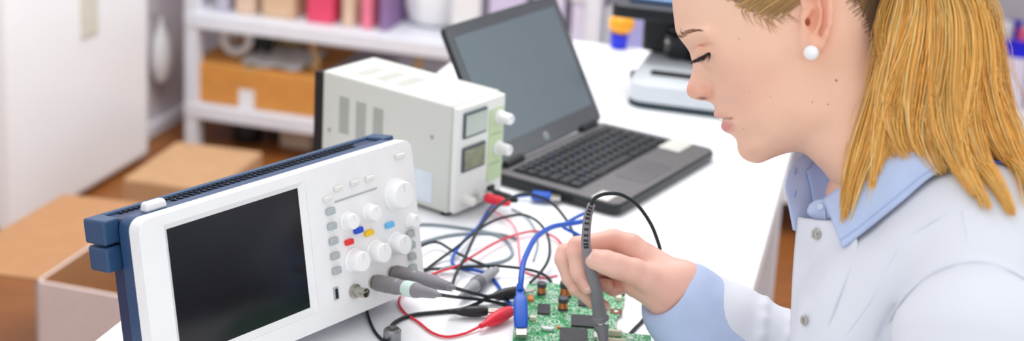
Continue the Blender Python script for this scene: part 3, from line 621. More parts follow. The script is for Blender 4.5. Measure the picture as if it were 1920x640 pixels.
cr = pc(1027, 620); obj('crystal', MB().prism(rr(.0135, .0062, .003, 6), 0, .0036), pm('crystal_can', 'd5d8d6', .3, .6), cb, M=rotz(0, (cr[0], cr[1], zp)), bevel=.0006)
part('connector', 999, 600, .0068, .0056, .0042, pm('ivory_connector', 'e3d9c4', .5), 'small ivory connector')
part('connector', 1160, 562, .0060, .0105, .0045, MATS['ivory_connector'], 'small ivory connector near the far corner')
part('pin_header', 1143, 629, .026, .0042, .0060, MATS['ivory_connector'], 'long ivory pin header')
part('pin_header', 1146, 645, .030, .0042, .0060, MATS['ivory_connector'], 'long ivory pin header')
part('mini_socket', 1120, 634, .0085, .012, .004, M_pin)
hb = part('mounting_pad', 1155, 585, .0135, .0120, .0004, pm('brown_pad', '7a4a2c', .6), 'brown mounting pad with a hole', .0001)
obj('hole', MB().lathe([(.0022, .0003), (.0022, .0007), (.0001, .0007)], 18), M_white, hb)
p = pc(1183, 634); obj('hole', MB().lathe([(.0022, 0), (.0022, .0003), (.0001, .0003)], 18), M_white, cb, M=rotz(0, (p[0], p[1], zp)))
us = pc(977, 628); uo = obj('usb_socket', MB().box((0, 0, .0035), (.0135, .0155, .007)), M_pin, cb, M=rotz(0, (us[0], us[1], zp)), bevel=.0005)
obj('socket_mouth', MB().box((0, .0079, .0036), (.0105, .0006, .0045)), M_black, uo)
# scattered surface-mount parts
M_smd = [pm('smd_tan', 'c9b48c', .5), pm('smd_dark', '2a2a2e', .5), pm('smd_white', 'dfe0da', .5), pm('smd_tin', 'b9bdb9', .3, .7)]
keep = [(1071, 590, 1120, 618), (1048, 617, 1103, 660), (1006, 571, 1033, 593), (1005, 538, 1026, 566), (1046, 545, 1075, 590), (985, 540, 1003, 575), (1026, 540, 1050, 576), (1028, 592, 1053, 616), (960, 605, 994, 650), (1013, 612, 1042, 628), (1110, 620, 1180, 660), (1143, 572, 1170, 600), (1082, 562, 1112, 578)]
n_ = 0; smd = MB()
protos = []
for i in range(900):
    x, y = rng.uniform(972, 1165), rng.uniform(541, 690)
    if x < 990-(y-535)*.24+6 or x > 1166-(y-551)*.2: continue
    if any(a-2 < x < c+2 and b_-2 < y < d+2 for a, b_, c, d in keep): continue
    keep.append((x-5, y-3.5, x+5, y+3.5)); n_ += 1
    if n_ > 90: break
    rot = rng.random() < .5; k_ = int(rng.integers(4)); w_, d_ = (.0026, .0014) if rot else (.0014, .0026)
    p = pc(x, y)
    mb = MB().box((0, 0, .0005), (w_*(1 if not rot else .6), d_*(1 if rot else .6), .001), None, 0)
    for s in (-1, 1): mb.box((s*w_*.4 if rot else 0, 0 if rot else s*d_*.4, .0005), (w_*.25 if rot else w_, d_ if rot else d_*.25, .0011), None, 1)
    obj('surface_mount_part', mb, [M_smd[k_], M_pin], cb, M=rotz(0, (p[0], p[1], zp)))
# ================================================================== cables
def path(pts, n=10, h0=.0022):
    P = []
    for p in pts:
        P.append(T(p[0], p[1], .75+(p[2] if len(p) > 2 else h0)))
    Q = spline(P, n); Q[:, 2] = np.maximum(Q[:, 2], .75+h0); return Q
def wire_only(name, label, pts, r, mat, cat='cable', group=None):
    o = obj(name, MB().tube(path(pts, 10, r+.0003), r, 10), mat, ang=0); tag(o, label, cat, group or 'cables tangled on the white table'); return o
def croc(parent, P0, dirv, mat, ln=.036, r=.0062, up=None):
    d = np.array(dirv, float); d /= np.linalg.norm(d); M = xf(P0, z=d)
    b = obj('insulating_boot', MB().lathe([(r*.38, -.012), (r*.45, -.004), (r*.85, .004), (r, .012), (r*1.02, ln*.7), (r*.8, ln), (r*.4, ln+.001)], 16, M), mat, parent)
    jw = MB()
    s = np.cross(d, [0, 0, 1.]); s /= np.linalg.norm(s)
    for k in (-1, 1): jw.tube([P0+d*(ln-.002)+s*k*.0016, P0+d*(ln+.006)+s*k*.0026, P0+d*(ln+.014)+s*k*.0008], [.0018, .0016, .001], 8)
    obj('jaw', jw, M_metal, b)
# black test lead with crocodile clip on the board
t = thing('test_lead', 'black test lead whose crocodile clip grips the left corner of the circuit board', 'test lead', xf(T(920, 560)), 'crocodile clip test leads')
o0 = T(920, 560)
Pp = path([(722, 646), (728, 622), (744, 603), (776, 591), (830, 585), (868, 580), (892, 571), (908, 562, .006), (922, 557, .010)], 10, .0026)
obj('wire', MB().tube(Pp, .0022, 10), M_rubber, t, off=o0, ang=0)
P0 = T(930, 555, .761)-o0; croc(t, P0, T(985, 546, .760)-T(930, 555, .761), M_black, .034, .0068)
# red test lead
t = thing('test_lead', 'red test lead whose crocodile clip grips the circuit board edge', 'test lead', xf(T(910, 608)), 'crocodile clip test leads'); o0 = T(910, 608)
Pp = path([(1062, 470, .004), (1038, 444, .005), (998, 434, .006), (941, 450, .008), (894, 476, .010), (857, 499, .009), (815, 513, .007), (777, 532, .007), (754, 551, .005), (748, 570), (760, 588), (784, 604), (810, 624), (838, 632), (871, 626), (905, 610, .005)], 10, .0022)
obj('wire', MB().tube(Pp, .0014, 10), M_red, t, off=o0, ang=0)
P0 = T(915, 605, .7585)-o0; croc(t, P0, T(968, 578, .760)-T(915, 605, .7585), M_red, .036, .0074)
# second black clip lying on the table
t = thing('crocodile_clip', 'black crocodile clip lying on the white table under the black lead', 'clip', xf(T(880, 585))); o0 = T(880, 585)
croc(t, T(862, 585, .7575)-o0, T(905, 584, .7575)-T(862, 585, .7575), M_black, .030, .0060)
# black lead from the left loop
wire_only('cable', 'black lead looping left past the oscilloscope knobs', [(728, 652), (718, 640), (700, 618), (687, 578), (691, 528, .008), (707, 500, .014), (735, 478, .02), (772, 469, .016), (805, 456, .01), (824, 456, .008), (848, 470, .006), (880, 486, .006), (905, 496, .006), (918, 502)], .0017, M_rubber)
wire_only('cable', 'thick black cable arching high in front of the laptop', [(846, 540, .004), (856, 512, .010), (871, 485, .018), (884, 456, .026), (898, 428, .034), (932, 388, .042), (968, 367, .046), (1000, 366, .044), (1035, 382, .034), (1060, 410, .022), (1076, 440, .012), (1084, 470, .006)], .0019, M_rubber)
wire_only('cable', 'thin black cable arching below the thick black one', [(796, 508), (824, 487, .004), (848, 470, .010), (871, 452, .014), (894, 433, .020), (920, 417, .024), (945, 408, .026), (979, 403, .026), (1007, 415, .024), (1026, 440, .020), (1031, 470, .016), (1026, 492, .012), (1012, 513, .006), (994, 531, .004)], .0017, M_rubber)
wire_only('cable', 'dark grey cable running from behind the oscilloscope toward the red plug', [(770, 424), (795, 421), (830, 423), (868, 428), (888, 431), (915, 436), (945, 441), (968, 448)], .0018, M_greylt)
wire_only('cable', 'grey looped cable lying in the middle of the cable tangle', [(775, 462), (800, 452), (840, 442), (880, 438), (920, 438), (945, 448), (958, 464), (960, 478), (945, 489), (910, 497), (868, 500, .006), (835, 503, .007), (815, 515)], .0019, M_greylt)
wire_only('cable', 'thin black cable lying straight across the tangle from oscilloscope to hand', [(790, 506), (830, 504, .005), (866, 502, .008), (895, 500, .012), (930, 499, .012), (979, 504, .010), (1012, 512, .004), (1030, 524), (1036, 540)], .0017, M_rubber)
wire_only('cable', 'thin red wire along the right side of the tangle', [(918, 392, .010), (941, 405, .008), (960, 420, .006), (969, 436, .010), (972, 455, .012), (974, 478, .004), (978, 505), (1000, 516), (1020, 521), (1045, 517)], .0012, pm('pale_red_cable', 'e8788a', .4))
wire_only('cable', 'thin light grey wire beside the thin red wire', [(960, 392), (985, 405, .003), (1003, 430, .005), (1008, 460), (1000, 490)], .0012, M_greylt)
wire_only('cable', 'blue cable winding across the table in the middle of the tangle', [(930, 380), (915, 396, .006), (897, 425, .008), (870, 452, .010), (852, 476, .008), (849, 496, .004), (870, 504), (890, 507, .004), (915, 515), (932, 533), (945, 555, .003), (962, 578, .003)], .0020, M_blue)
# banana plugs in the power supply
for nm, lab, m_, xs, px in (('banana_plug', 'red banana plug in the power supply terminal', M_red, .044, None), ('banana_plug', 'black banana plug beside the red one at the power supply', M_black, .060, None)):
    p_ = (Mp@np.array([xs, -.020, .024, 1]))[:3]; d = (Mp[:3, :3]@np.array([.35, -1, -.12])); d /= np.linalg.norm(d)
    t = thing(nm, lab, 'plug', xf(p_))
    obj('plug_sleeve', MB().lathe([(.0035, 0), (.0062, .001), (.0066, .006), (.0062, .022), (.0050, .026), (.0030, .034)], 18, xf((0, 0, 0), z=d)), m_, t)
    obj('pin', MB().cyl(.002, -.012, .001, 10, xf((0, 0, 0), z=d)), M_metal, t)
# blue USB plug at the laptop
q = T(1003, 369, .757); tgt = (Ml@np.array([0, .075, .009, 1]))[:3]
d = tgt-q; d[2] = 0; d /= np.linalg.norm(d)
t = thing('usb_plug', 'blue USB plug with a short cable at the left side of the laptop', 'plug', xf((tgt[0]-d[0]*.036, tgt[1]-d[1]*.036, .759)))
obj('plug_body', MB().box((0, 0, 0), (.018, .008, .026), xf((0, 0, 0), x=np.cross([0, 0, 1.], d), y=(0, 0, 1), z=d)), M_blue, t, bevel=.002)
obj('metal_tip', MB().box((0, 0, .019), (.012, .0045, .014), xf((0, 0, 0), x=np.cross([0, 0, 1.], d), y=(0, 0, 1), z=d)), M_metal, t)
c0 = np.array([tgt[0]-d[0]*.036, tgt[1]-d[1]*.036, .759])
obj('wire', MB().tube(spline([-d*.012, -d*.03+np.array([0, 0, -.004]), -d*.05+np.array([.004, -.004, -.0065]), T(945, 378, .7525)-c0]), .002, 8), M_blue, t)
# blue USB cable standing in the board
t = thing('usb_cable', 'bright blue USB cable plugged upright into the circuit board', 'cable', xf(T(977, 612, .76))); o0 = T(977, 612, .76)
us3 = (Mb@np.array([us[0], us[1]+.010, zp+.0036, 1]))[:3]
base_ = T(977, 612, .770)
top_ = T(975, 548, .790)
P_ = [T(975, 545, .793), T(977, 525, .800), T(980, 500, .806), T(988, 476, .808), T(1005, 446, .806), T(1033, 427, .800), T(1060, 421, .795), T(1086, 417, .792), T(1099, 413, .791), T(1103, 406, .789), T(1097, 401, .786), T(1084, 406, .784), T(1066, 416, .780), T(1056, 425, .777), T(1066, 432, .773), T(1086, 442, .767), T(1105, 462, .760), T(1120, 490, .754), T(1128, 515, .7535)]
Pp = spline(P_, 10)
obj('wire', MB().tube(Pp, np.interp(np.linspace(0, 1, len(Pp)), [0, .40, .55, 1], [.0031, .0031, .0022, .0022]), 12), M_blue, t, off=o0, ang=0)
ax = top_-base_; L_ = np.linalg.norm(ax); ax /= L_
sdv = bx-ax*(bx@ax); sdv /= np.linalg.norm(sdv); nv = np.cross(ax, sdv)
pl = MB(); n_ = 24; prof_ = [(-.004, .0054, .0042), (0, .0070, .0050), (.012, .0076, .0055), (L_*.62, .0076, .0055), (L_*.78, .0066, .005), (L_*.84, .0050, .0044), (L_*.95, .0047, .0043), (L_*.97, .0040, .004), (L_*1.0, .0044, .0042), (L_*1.02, .0040, .0038), (L_*1.08, .0042, .0040), (L_*1.2, .0034, .0034)]
G = []
for z_, ra, rb in prof_:
    rw = []
    for i in range(n_):
        a = 2*pi*i/n_; c_, s_ = math.cos(a), math.sin(a); e = .45
        rw.append(base_+ax*z_+sdv*ra*math.copysign(abs(c_)**e, c_)+nv*rb*math.copysign(abs(s_)**e, s_))
    G.append(rw)
pl.grid(G, wrap=True); pl.f.append(tuple(range(n_))[::-1]); pl.f.append(tuple(range((len(G)-1)*n_, len(G)*n_))); pl.m += [0, 0]
obj('plug_body', pl, M_blue, t, off=o0, ang=50)
obj('metal_tip', MB().box((0, 0, -.007), (.0105, .0052, .012), xf(base_-o0, x=sdv, y=nv, z=ax)), M_metal, t)
# oscilloscope probes plugged into the sockets
def probe_lead(label, xs, zs_, tip_px, cable_px, green, ln=.105):
    s3 = (Ms@np.array([xs, -.012, zs_, 1]))[:3]; d0 = Ms[:3, :3]@np.array([0, -1, 0.])
    nn_ = Ms[:3, :3]@np.array([0, -1, 0.]); g_ = s3+nn_*ln; r_ = ray(*tip_px); tip = CAM+r_*(((g_-CAM)@r_)/(r_@r_)); d = tip-s3; L_ = np.linalg.norm(d); d /= L_
    t = thing('probe_lead', label, 'probe lead', xf(s3), 'probe leads in the oscilloscope sockets'); M = xf((0, 0, 0), z=d)
    obj('bnc_plug', MB().lathe([(.0062, -.008), (.0086, -.006), (.0088, .012), (.0080, .014), (.0086, .018), (.0086, .026), (.0072, .029)], 20, M), pm('probe_plug_grey', '7d7a7c', .4, .2), t)
    b = obj('probe_body', MB().lathe([(.0070, .029), (.0078, .034), (.0078, .058), (.0062, .066), (.0046, .085), (.0030, L_-.006), (.0020, L_)], 20, M), M_grey, t)
    if green: obj('marker_band', MB().lathe([(.0080, .040), (.0082, .041), (.0082, .054), (.0080, .055)], 20, M), pm('pale_green_label', 'c4d8cf', .5), b)
    Pp = spline([tip-d*.004]+[T(p[0], p[1], .75+(p[2] if len(p) > 2 else .0023)) for p in cable_px], 10); obj('wire', MB().tube(Pp-s3, .0019, 10), M_rubber, t, ang=0)
probe_lead('grey probe lead with a pale green band plugged into the middle oscilloscope socket', .2756, H-.1380, (826, 554), [(850, 557, .022), (880, 560, .012), (912, 564, .005), (940, 570), (963, 577, .003)], True)
probe_lead('grey probe lead without a band plugged into the right oscilloscope socket', .3035, H-.1362, (852, 540), [(872, 546, .024), (892, 551, .017), (912, 556, .012), (935, 555, .004), (955, 546)], False)
# blurred grey probe lying in the tangle
q0, q1 = T(862, 558, .758), T(925, 512, .758); d = q1-q0
t = thing('spare_probe', 'grey probe lying loose among the cables behind the black clip', 'probe', xf((*q0[:2], .75)))
M = xf((0, 0, .009), z=d/np.linalg.norm(d)); L_ = np.linalg.norm(d)
obj('probe_body', MB().lathe([(.002, 0), (.003, .006), (.005, .012), (.006, .02), (.0075, .03), (.0075, .052), (.006, .058), (.006, L_*.9), (.004, L_*1.1)], 18, M), pm('mid_grey_plastic', '96979b', .5), t)
obj('collar', MB().lathe([(.0072, .034), (.0085, .036), (.0085, .046), (.0072, .048)], 18, M), pm('dark_grey_plastic', '66686d', .5), t)
# silver knob
q = T(735, 640)
t = thing('thumb_nut', 'small silver knurled nut standing on the table at the bottom edge', 'nut', xf(q))
obj('nut_body', MB().lathe([(.0085, 0), (.0092, .001), (.0092, .012), (.0080, .0135), (.0070, .0138), (.0065, .0125), (.0001, .0125)], 28), pm('grey_metal', '8f9093', .35, .9), t)
obj('stud', MB().cyl(.003, .0125, .016, 14), M_metal, t)
# ================================================================== implicit-surface helpers
class Fr:
    """figure frame: origin at pixel (x0,y0) depth d, z axis back along that ray, unit u metres"""
    def __init__(s, x0, y0, d):
        s.o = D(x0, y0, d); z = CAM-s.o; z /= np.linalg.norm(z); x = CR-z*(CR@z); x /= np.linalg.norm(x)
        s.x, s.y, s.z = x, np.cross(z, x), z; s.u = d/FPX
    def L(s, px, py, z=0.):
        """local point on the line of sight of a pixel, at local height z"""
        r = ray(px, py); o = CAM-s.o; t = (z*s.u-o@s.z)/(r@s.z); p = o+r*t
        return np.array([p@s.x, p@s.y, p@s.z])/s.u
    def Wd(s, P):
        P = np.asarray(P)*s.u; return s.o+P[..., :1]*s.x+P[..., 1:2]*s.y+P[..., 2:3]*s.z
    def loc(s, Wp):
        q = np.asarray(Wp)-s.o; return np.stack([q@s.x, q@s.y, q@s.z], -1)/s.u
def surface_net(V, org, st):
    V = V.astype(np.float32); ins = V < 0
    c = [ins[i:V.shape[0]-1+i, j:V.shape[1]-1+j, k:V.shape[2]-1+k] for i in (0, 1) for j in (0, 1) for k in (0, 1)]
    s = sum(x.astype(np.int8) for x in c); act = (s > 0) & (s < 8)
    ids = np.argwhere(act); idx = np.full(act.shape, -1, np.int32); idx[act] = np.arange(len(ids))
    offs = [(i, j, k) for i in (0, 1) for j in (0, 1) for k in (0, 1)]
    cv = np.stack([V[ids[:, 0]+i, ids[:, 1]+j, ids[:, 2]+k] for i, j, k in offs], 1)
    acc = np.zeros((len(ids), 3)); cnt = np.zeros(len(ids))
    for a in range(8):
        for b_ in range(a+1, 8):
            oa, ob = np.array(offs[a]), np.array(offs[b_])
            if abs(oa-ob).sum() != 1: continue
            m = (cv[:, a] < 0) != (cv[:, b_] < 0)
            t = cv[m, a]/(cv[m, a]-cv[m, b_]); acc[m] += oa+(ob-oa)*t[:, None]; cnt[m] += 1
    P = (ids+acc/cnt[:, None])*st+np.asarray(org); F = []
    for ax in range(3):
        a1, a2 = [(1, 2), (2, 0), (0, 1)][ax]
        sl = [slice(None)]*3; sl2 = [slice(None)]*3; sl[ax] = slice(0, -1); sl2[ax] = slice(1, None)
        A0 = ins[tuple(sl)]; A1 = ins[tuple(sl2)]; e = np.argwhere(A0 != A1)
        e = e[(e[:, a1] > 0) & (e[:, a2] > 0) & (e[:, a1] < V.shape[a1]-1) & (e[:, a2] < V.shape[a2]-1)]
        d1 = np.zeros(3, int); d1[a1] = 1; d2 = np.zeros(3, int); d2[a2] = 1
        q = [e-d1-d2, e-d2, e, e-d1]
        Q = np.stack([idx[x[:, 0], x[:, 1], x[:, 2]] for x in q], 1)
        fl = A1[e[:, 0], e[:, 1], e[:, 2]]; Q[fl] = Q[fl][:, ::-1]; F.append(Q)
    F = np.concatenate(F); F = F[(F >= 0).all(1)]
    return P, F
class Vol:
    def __init__(s, lo, hi, st):
        s.lo = np.array(lo, float); s.st = st; s.n = [int((b_-a)/st)+2 for a, b_ in zip(lo, hi)]
        ax = [np.float32(s.lo[i])+np.arange(s.n[i], dtype=np.float32)*st for i in range(3)]
        s.ax = ax; s.V = np.full(s.n, 1e3, np.float32)
    def sub(s, lo, hi):
        sl = []
        for i in range(3):
            a = max(0, int((lo[i]-s.lo[i])/s.st)); b_ = min(s.n[i], int((hi[i]-s.lo[i])/s.st)+2); sl.append(slice(a, max(a, b_)))
        return tuple(sl), s.ax[0][sl[0]][:, None, None], s.ax[1][sl[1]][None, :, None], s.ax[2][sl[2]][None, None, :]
    def cone(s, a, b_, ra, rb, k=4, op='u', pad=None, q=None):
        a = np.array(a, float); b_ = np.array(b_, float); R_ = max(ra, rb)+(pad or (abs(k)*2+6))
        sl, X, Y, Z = s.sub(np.minimum(a, b_)-R_, np.maximum(a, b_)+R_)
        if 0 in [x.stop-x.start for x in sl]: return
        d = b_-a; L2 = d@d+1e-9
        t = np.clip(((X-a[0])*d[0]+(Y-a[1])*d[1]+(Z-a[2])*d[2])/L2, 0, 1)
        dist = np.sqrt((X-a[0]-t*d[0])**2+(Y-a[1]-t*d[1])**2+(Z-a[2]-t*d[2])**2)-(ra+(rb-ra)*t)
        s.mix(sl, dist, k, op)
    def ell(s, c, r, k=4, op='u', R=None):
        c = np.array(c, float); r = np.array(r, float); m = r.max()+abs(k)*2+6
        sl, X, Y, Z = s.sub(c-m, c+m); x, y, z = X-c[0], Y-c[1], Z-c[2]
        if R is not None:
            R = np.asarray(R); x, y, z = [R[0, i]*x+R[1, i]*y+R[2, i]*z for i in range(3)]
        k0 = np.sqrt((x/r[0])**2+(y/r[1])**2+(z/r[2])**2); k1 = np.sqrt((x/r[0]**2)**2+(y/r[1]**2)**2+(z/r[2]**2)**2)+1e-6
        s.mix(sl, k0*(k0-1)/k1, k, op)
    def mix(s, sl, d, k, op):
        v = s.V[sl]
        if op == 'u': h = np.maximum(k-np.abs(v-d), 0)/k; s.V[sl] = np.minimum(v, d)-h*h*k*.25
        else: d = -d; h = np.maximum(k-np.abs(v-d), 0)/k; s.V[sl] = np.maximum(v, d)+h*h*k*.25
    def union(s, o, k):
        s.mix((slice(None),)*3, o.V, k, 'u')
    def mesh(s): return surface_net(s.V, s.lo, s.st)
    def val(s, P):
        i = np.clip(((np.asarray(P)-s.lo)/s.st), 0, np.array(s.n)-1.001); b_ = i.astype(int); f = i-b_; r = 0
        for dx in (0, 1):
            for dy in (0, 1):
                for dz in (0, 1):
                    w = (f[..., 0] if dx else 1-f[..., 0])*(f[..., 1] if dy else 1-f[..., 1])*(f[..., 2] if dz else 1-f[..., 2])
                    r = r+w*s.V[b_[..., 0]+dx, b_[..., 1]+dy, b_[..., 2]+dz]
        return r
def relax(P, F, n=2, lam=.5):
    e = np.concatenate([F[:, [i, (i+1) % 4]] for i in range(4)]); N = len(P)
    for _ in range(n):
        acc = np.zeros_like(P); cnt = np.zeros(N)
        for i in range(3):
            acc[:, i] = np.bincount(e[:, 0], P[e[:, 1], i], N)+np.bincount(e[:, 1], P[e[:, 0], i], N)
        cnt = np.bincount(e[:, 0], minlength=N)+np.bincount(e[:, 1], minlength=N)
        P = P+(acc/np.maximum(cnt, 1)[:, None]-P)*lam
    return P
# ================================================================== the person: head
HF = Fr(1450, 150, 1.29)
L = HF.L
CP = """1258 0 0;1260 -30 0;1263 30 0;1266.5 58 0;1270 66 0;1278 78 0;1288 90 0;1292 100 0;1295.5 112 0;1298.5 125 0;1295 140 0;1290 155 0;1287 165 0;1286.5 172 0;1290 180 0;1298 186 0;1310 188.5 0;1322 190 0;1333 193 0;1340 201 0;1340 209 0;1338.5 216 0;1344 222 0;1356 225 0;1354.5 234 0;1355 243 0;1361 249 0;1371 253 0;1379 260 0;1382 270 0;1382.5 280 0;1389 294 0;1402 303 0;1418 307 0;1432 304 0;1450 296 0;1470 289 0;1490 285 0;1506 287 0;1522 300 0;1540 318 0;1560 345 0;1580 380 0;1600 430 0
1262 -60 0;1272 -100 0;1290 -140 0;1325 -185 0;1380 -215 0;1440 -226 0;1510 -215 0;1570 -185 0;1615 -140 0;1642 -90 0;1655 -40 0;1660 10 0;1665 60 0;1682 120 0;1710 190 0;1745 260 0;1780 340 0;1810 430 0
1272 0 38;1290 0 62;1330 0 96;1300 -60 64;1380 -50 122;1330 -100 92;1380 -150 88;1282 45 44;1300 48 68;1330 46 94;1350 55 103;1390 40 122;1440 30 132;1480 50 134;1490 0 140;1540 -20 148;1440 -60 144;1500 -80 152;1460 -160 108;1560 -150 98;1600 -60 122;1590 10 122;1630 0 78;1620 60 88;1580 60 128
1284 75 26;1296 80 48;1320 76 84;1345 80 103;1300 96 20;1306 100 36;1318 102 54;1330 104 76;1342 106 96;1360 108 112;1306 118 18;1315 124 38;1330 126 64;1346 124 90;1380 110 121;1420 105 131;1460 110 135;1500 100 136;1540 100 136
1303 140 13;1296 155 12;1294 168 15;1300 178 15;1312 183 18;1306 158 21;1312 140 25;1322 138 38;1333 140 52;1350 145 76;1318 172 31;1326 168 33;1332 178 34;1338 166 45;1340 182 44;1350 165 68;1375 150 104;1400 150 116;1440 155 122;1480 160 126;1520 150 128;1550 140 120
1343 200 20;1352 200 40;1364 196 60;1380 190 84;1347 212 24;1356 213 40;1366 216 52;1374 220 58;1384 214 70;1362 230 26;1368 232 40;1374 229 54;1364 242 24;1376 243 44;1388 234 68;1400 220 88;1405 190 102;1440 200 114;1480 205 120;1520 190 122
1380 258 24;1395 262 44;1394 280 32;1410 278 52;1410 295 28;1430 290 44;1420 255 72;1440 265 78;1440 240 98;1465 255 92;1480 230 108;1510 230 110;1465 278 58;1490 274 58;1500 255 88;1530 250 94;1535 215 116
1520 280 62;1540 295 72;1560 250 104;1560 310 78;1580 330 84;1600 210 112;1600 270 112;1630 250 112;1650 170 90;1660 210 98;1690 230 84;1610 340 104;1620 400 90;1660 320 118;1700 300 100;1740 340 84;1680 400 130;1740 420 110;1690 190 50;1720 260 60"""
pts = np.array([[float(t) for t in c.split()] for ln in CP.split('\n') for c in ln.split(';')])
XY = np.array([L(p[0], p[1], p[2])[:2] for p in pts]); Wv = pts[:, 2]**2
Wv[pts[:, 2] == 0] = 0
def tps_fit(X, V, lam):
    r2 = ((X[:, None]-X[None])**2).sum(-1)/1e4; K = np.where(r2 > 0, r2*np.log(r2+1e-12), 0)
    n = len(X); Pm = np.c_[np.ones(n), X/100]; A_ = np.block([[K+lam*np.eye(n), Pm], [Pm.T, np.zeros((3, 3))]])
    s = np.linalg.solve(A_, np.r_[V, 0, 0, 0]); return X, s[:n], s[n:]
def tps_eval(m, Q):
    X, w, a = m; out = np.empty(len(Q))
    for i in range(0, len(Q), 20000):
        q = Q[i:i+20000]; r2 = ((q[:, None]-X[None])**2).sum(-1)/1e4
        out[i:i+20000] = np.where(r2 > 0, r2*np.log(r2+1e-12), 0)@w+a[0]+q@a[1:]/100
    return out
TM = tps_fit(XY, Wv, .002)
# outside anchors keep W negative away from the profile
hv = Vol((-215, -300, -172), (400, 400, 176), 2.3)
gx, gy = np.meshgrid(hv.ax[0], hv.ax[1], indexing='ij')
Wg = tps_eval(TM, np.c_[gx.ravel(), gy.ravel()]).reshape(gx.shape)
# mask by the silhouette polygon so that stray positive lobes outside vanish
sil = [(p[0], p[1]) for p in pts[:44]]+[(1620, 470), (1830, 470)]+[(p[0], p[1]) for p in pts[44:62]][::-1]
sil = np.array([L(*p)[:2] for p in sil])
def inpoly(x, y, poly):
    r = np.zeros(x.shape, bool); n = len(poly)
    for i in range(n):
        (x0, y0), (x1, y1) = poly[i], poly[(i+1) % n]
        if y0 == y1: continue
        r ^= ((y0 > y) != (y1 > y)) & (x < (x1-x0)*(y-y0)/(y1-y0)+x0)
    return r
def polydist(x, y, poly):
    d = np.full(x.shape, 1e9); n = len(poly)
    for i in range(n):
        a = poly[i]; b_ = poly[(i+1) % n]-a; t = np.clip(((x-a[0])*b_[0]+(y-a[1])*b_[1])/(b_@b_), 0, 1)
        d = np.minimum(d, (x-a[0]-t*b_[0])**2+(y-a[1]-t*b_[1])**2)
    return np.sqrt(d)
ip = inpoly(gx, gy, sil); pd = polydist(gx, gy, sil)
Wg = np.where(ip, np.maximum(Wg, pd*6), np.minimum(Wg, 0)-pd*40)
for _ in range(2): Wg[1:-1, 1:-1] = (Wg[1:-1, 1:-1]*4+Wg[:-2, 1:-1]+Wg[2:, 1:-1]+Wg[1:-1, :-2]+Wg[1:-1, 2:])/8
Wx, Wy = np.gradient(Wg, 2.3)
z = hv.ax[2][None, None, :]
hv.V = ((z*z-Wg[:, :, None])/np.sqrt((Wx**2+Wy**2)[:, :, None]+4*z*z+900)).astype(np.float32)
def both(fn):
    for s in (1, -1): fn(s)
def Ls(px, py, zz, s):
    p = L(px, py, zz); return np.array([p[0], p[1], s*p[2]])
def feat(s):
    hv.ell(Ls(1328, 100, 61, s), (24, 22, 23), 18)                                   # eyeball under the lid
    hv.cone(Ls(1307, 110, 62, s), Ls(1331, 98, 85, s), 3, 3, 6)                       # lower rim of the upper lid
    hv.cone(Ls(1309, 114.5, 61, s), Ls(1331, 103, 85, s), 1.4, 1.4, 3, 's')            # lash crease
    hv.cone(Ls(1303, 86, 58, s), Ls(1332, 84, 92, s), 1.2, 1.2, 8, 's')                # upper lid fold
    hv.cone(Ls(1285, 66, 26, s), Ls(1325, 62, 92, s), 8, 6, 16)                        # brow ridge
    hv.ell(Ls(1320, 171, 26, s), (13.5, 11, 10), 7)                                    # nostril wing
    hv.cone(Ls(1333, 155, 40, s), Ls(1338, 184, 43, s), 2, 2, 6, 's')                  # crease behind the wing
    hv.ell(Ls(1316, 186, 19, s), (11, 4.5, 8), 4, 's')
    hv.cone(Ls(1339, 185, 46, s), Ls(1357, 203, 57, s), 1.6, 1.6, 8, 's'); hv.cone(Ls(1357, 203, 57, s), Ls(1373, 221, 60, s), 1.6, 1.6, 8, 's')                                  # nostril
    hv.cone(Ls(1346, 222, 12, s), Ls(1372, 222.5, 55, s), 2.2, 1.2, 4, 's')            # mouth slit
    hv.cone(Ls(1344, 214, 8, s), Ls(1370, 219, 52, s), 4.5, 2.5, 7)                    # upper lip
    hv.cone(Ls(1360, 236, 8, s), Ls(1373, 226, 52, s), 7.5, 3, 8)                      # lower lip
    # ear
    hv.ell(Ls(1530, 34, 142, s), (25, 62, 7), 6)
    rim = [(1509, 14, 143), (1504, -10, 147), (1512, -32, 150), (1530, -42, 154), (1547, -30, 159), (1555, -6, 163), (1557, 20, 164), (1555, 44, 162), (1549, 66, 158), (1541, 84, 153), (1529, 95, 149)]
    for a, b_ in zip(rim[:-1], rim[1:]): hv.cone(Ls(*a, s), Ls(*b_, s), 5.6, 5.6, 2.5)
    anti = [(1521, -14, 150), (1534, 0, 153), (1539, 22, 155), (1537, 44, 154), (1530, 60, 152), (1520, 69, 150)]
    for a, b_ in zip(anti[:-1], anti[1:]): hv.cone(Ls(*a, s), Ls(*b_, s), 4.8, 4.8, 3)
    hv.ell(Ls(1530, 82, 150, s), (14, 16, 8), 6)
    hv.ell(Ls(1523, 38, 156, s), (10, 24, 17), 3, 's', np.array([[.96, .28, 0], [-.28, .96, 0], [0, 0, 1]]))
    hv.ell(Ls(1519, 3, 158, s), (13, 6, 13), 3, 's')
    hv.cone(Ls(1547, -8, 163, s), Ls(1548, 50, 163, s), 2.6, 2.6, 3, 's')
    hv.cone(Ls(1508, 30, 144, s), Ls(1509, 54, 143, s), 7.5, 7, 6)                     # tragus
    hv.ell(Ls(1514, 42, 142, s), (4.5, 8, 18), 3, 's')                                  # ear canal
    hv.cone(Ls(1506, 64, 134, s), Ls(1512, 92, 136, s), 10, 12, 14)
both(feat)
hP, hFc = hv.mesh(); hP = relax(hP, hFc, 2, .4)
def pxof(P):
    """pixel-like side-view coordinates of local points (as seen on the near side)"""
    P = np.array(P); Q = P.copy(); Q[:, 2] = np.abs(Q[:, 2]); w = HF.Wd(Q)-CAM; zz = w@_fw
    return np.c_[960+FPX*(w@CR)/zz, CY-FPX*(w@CU)/zz]
hx = pxof(hP)
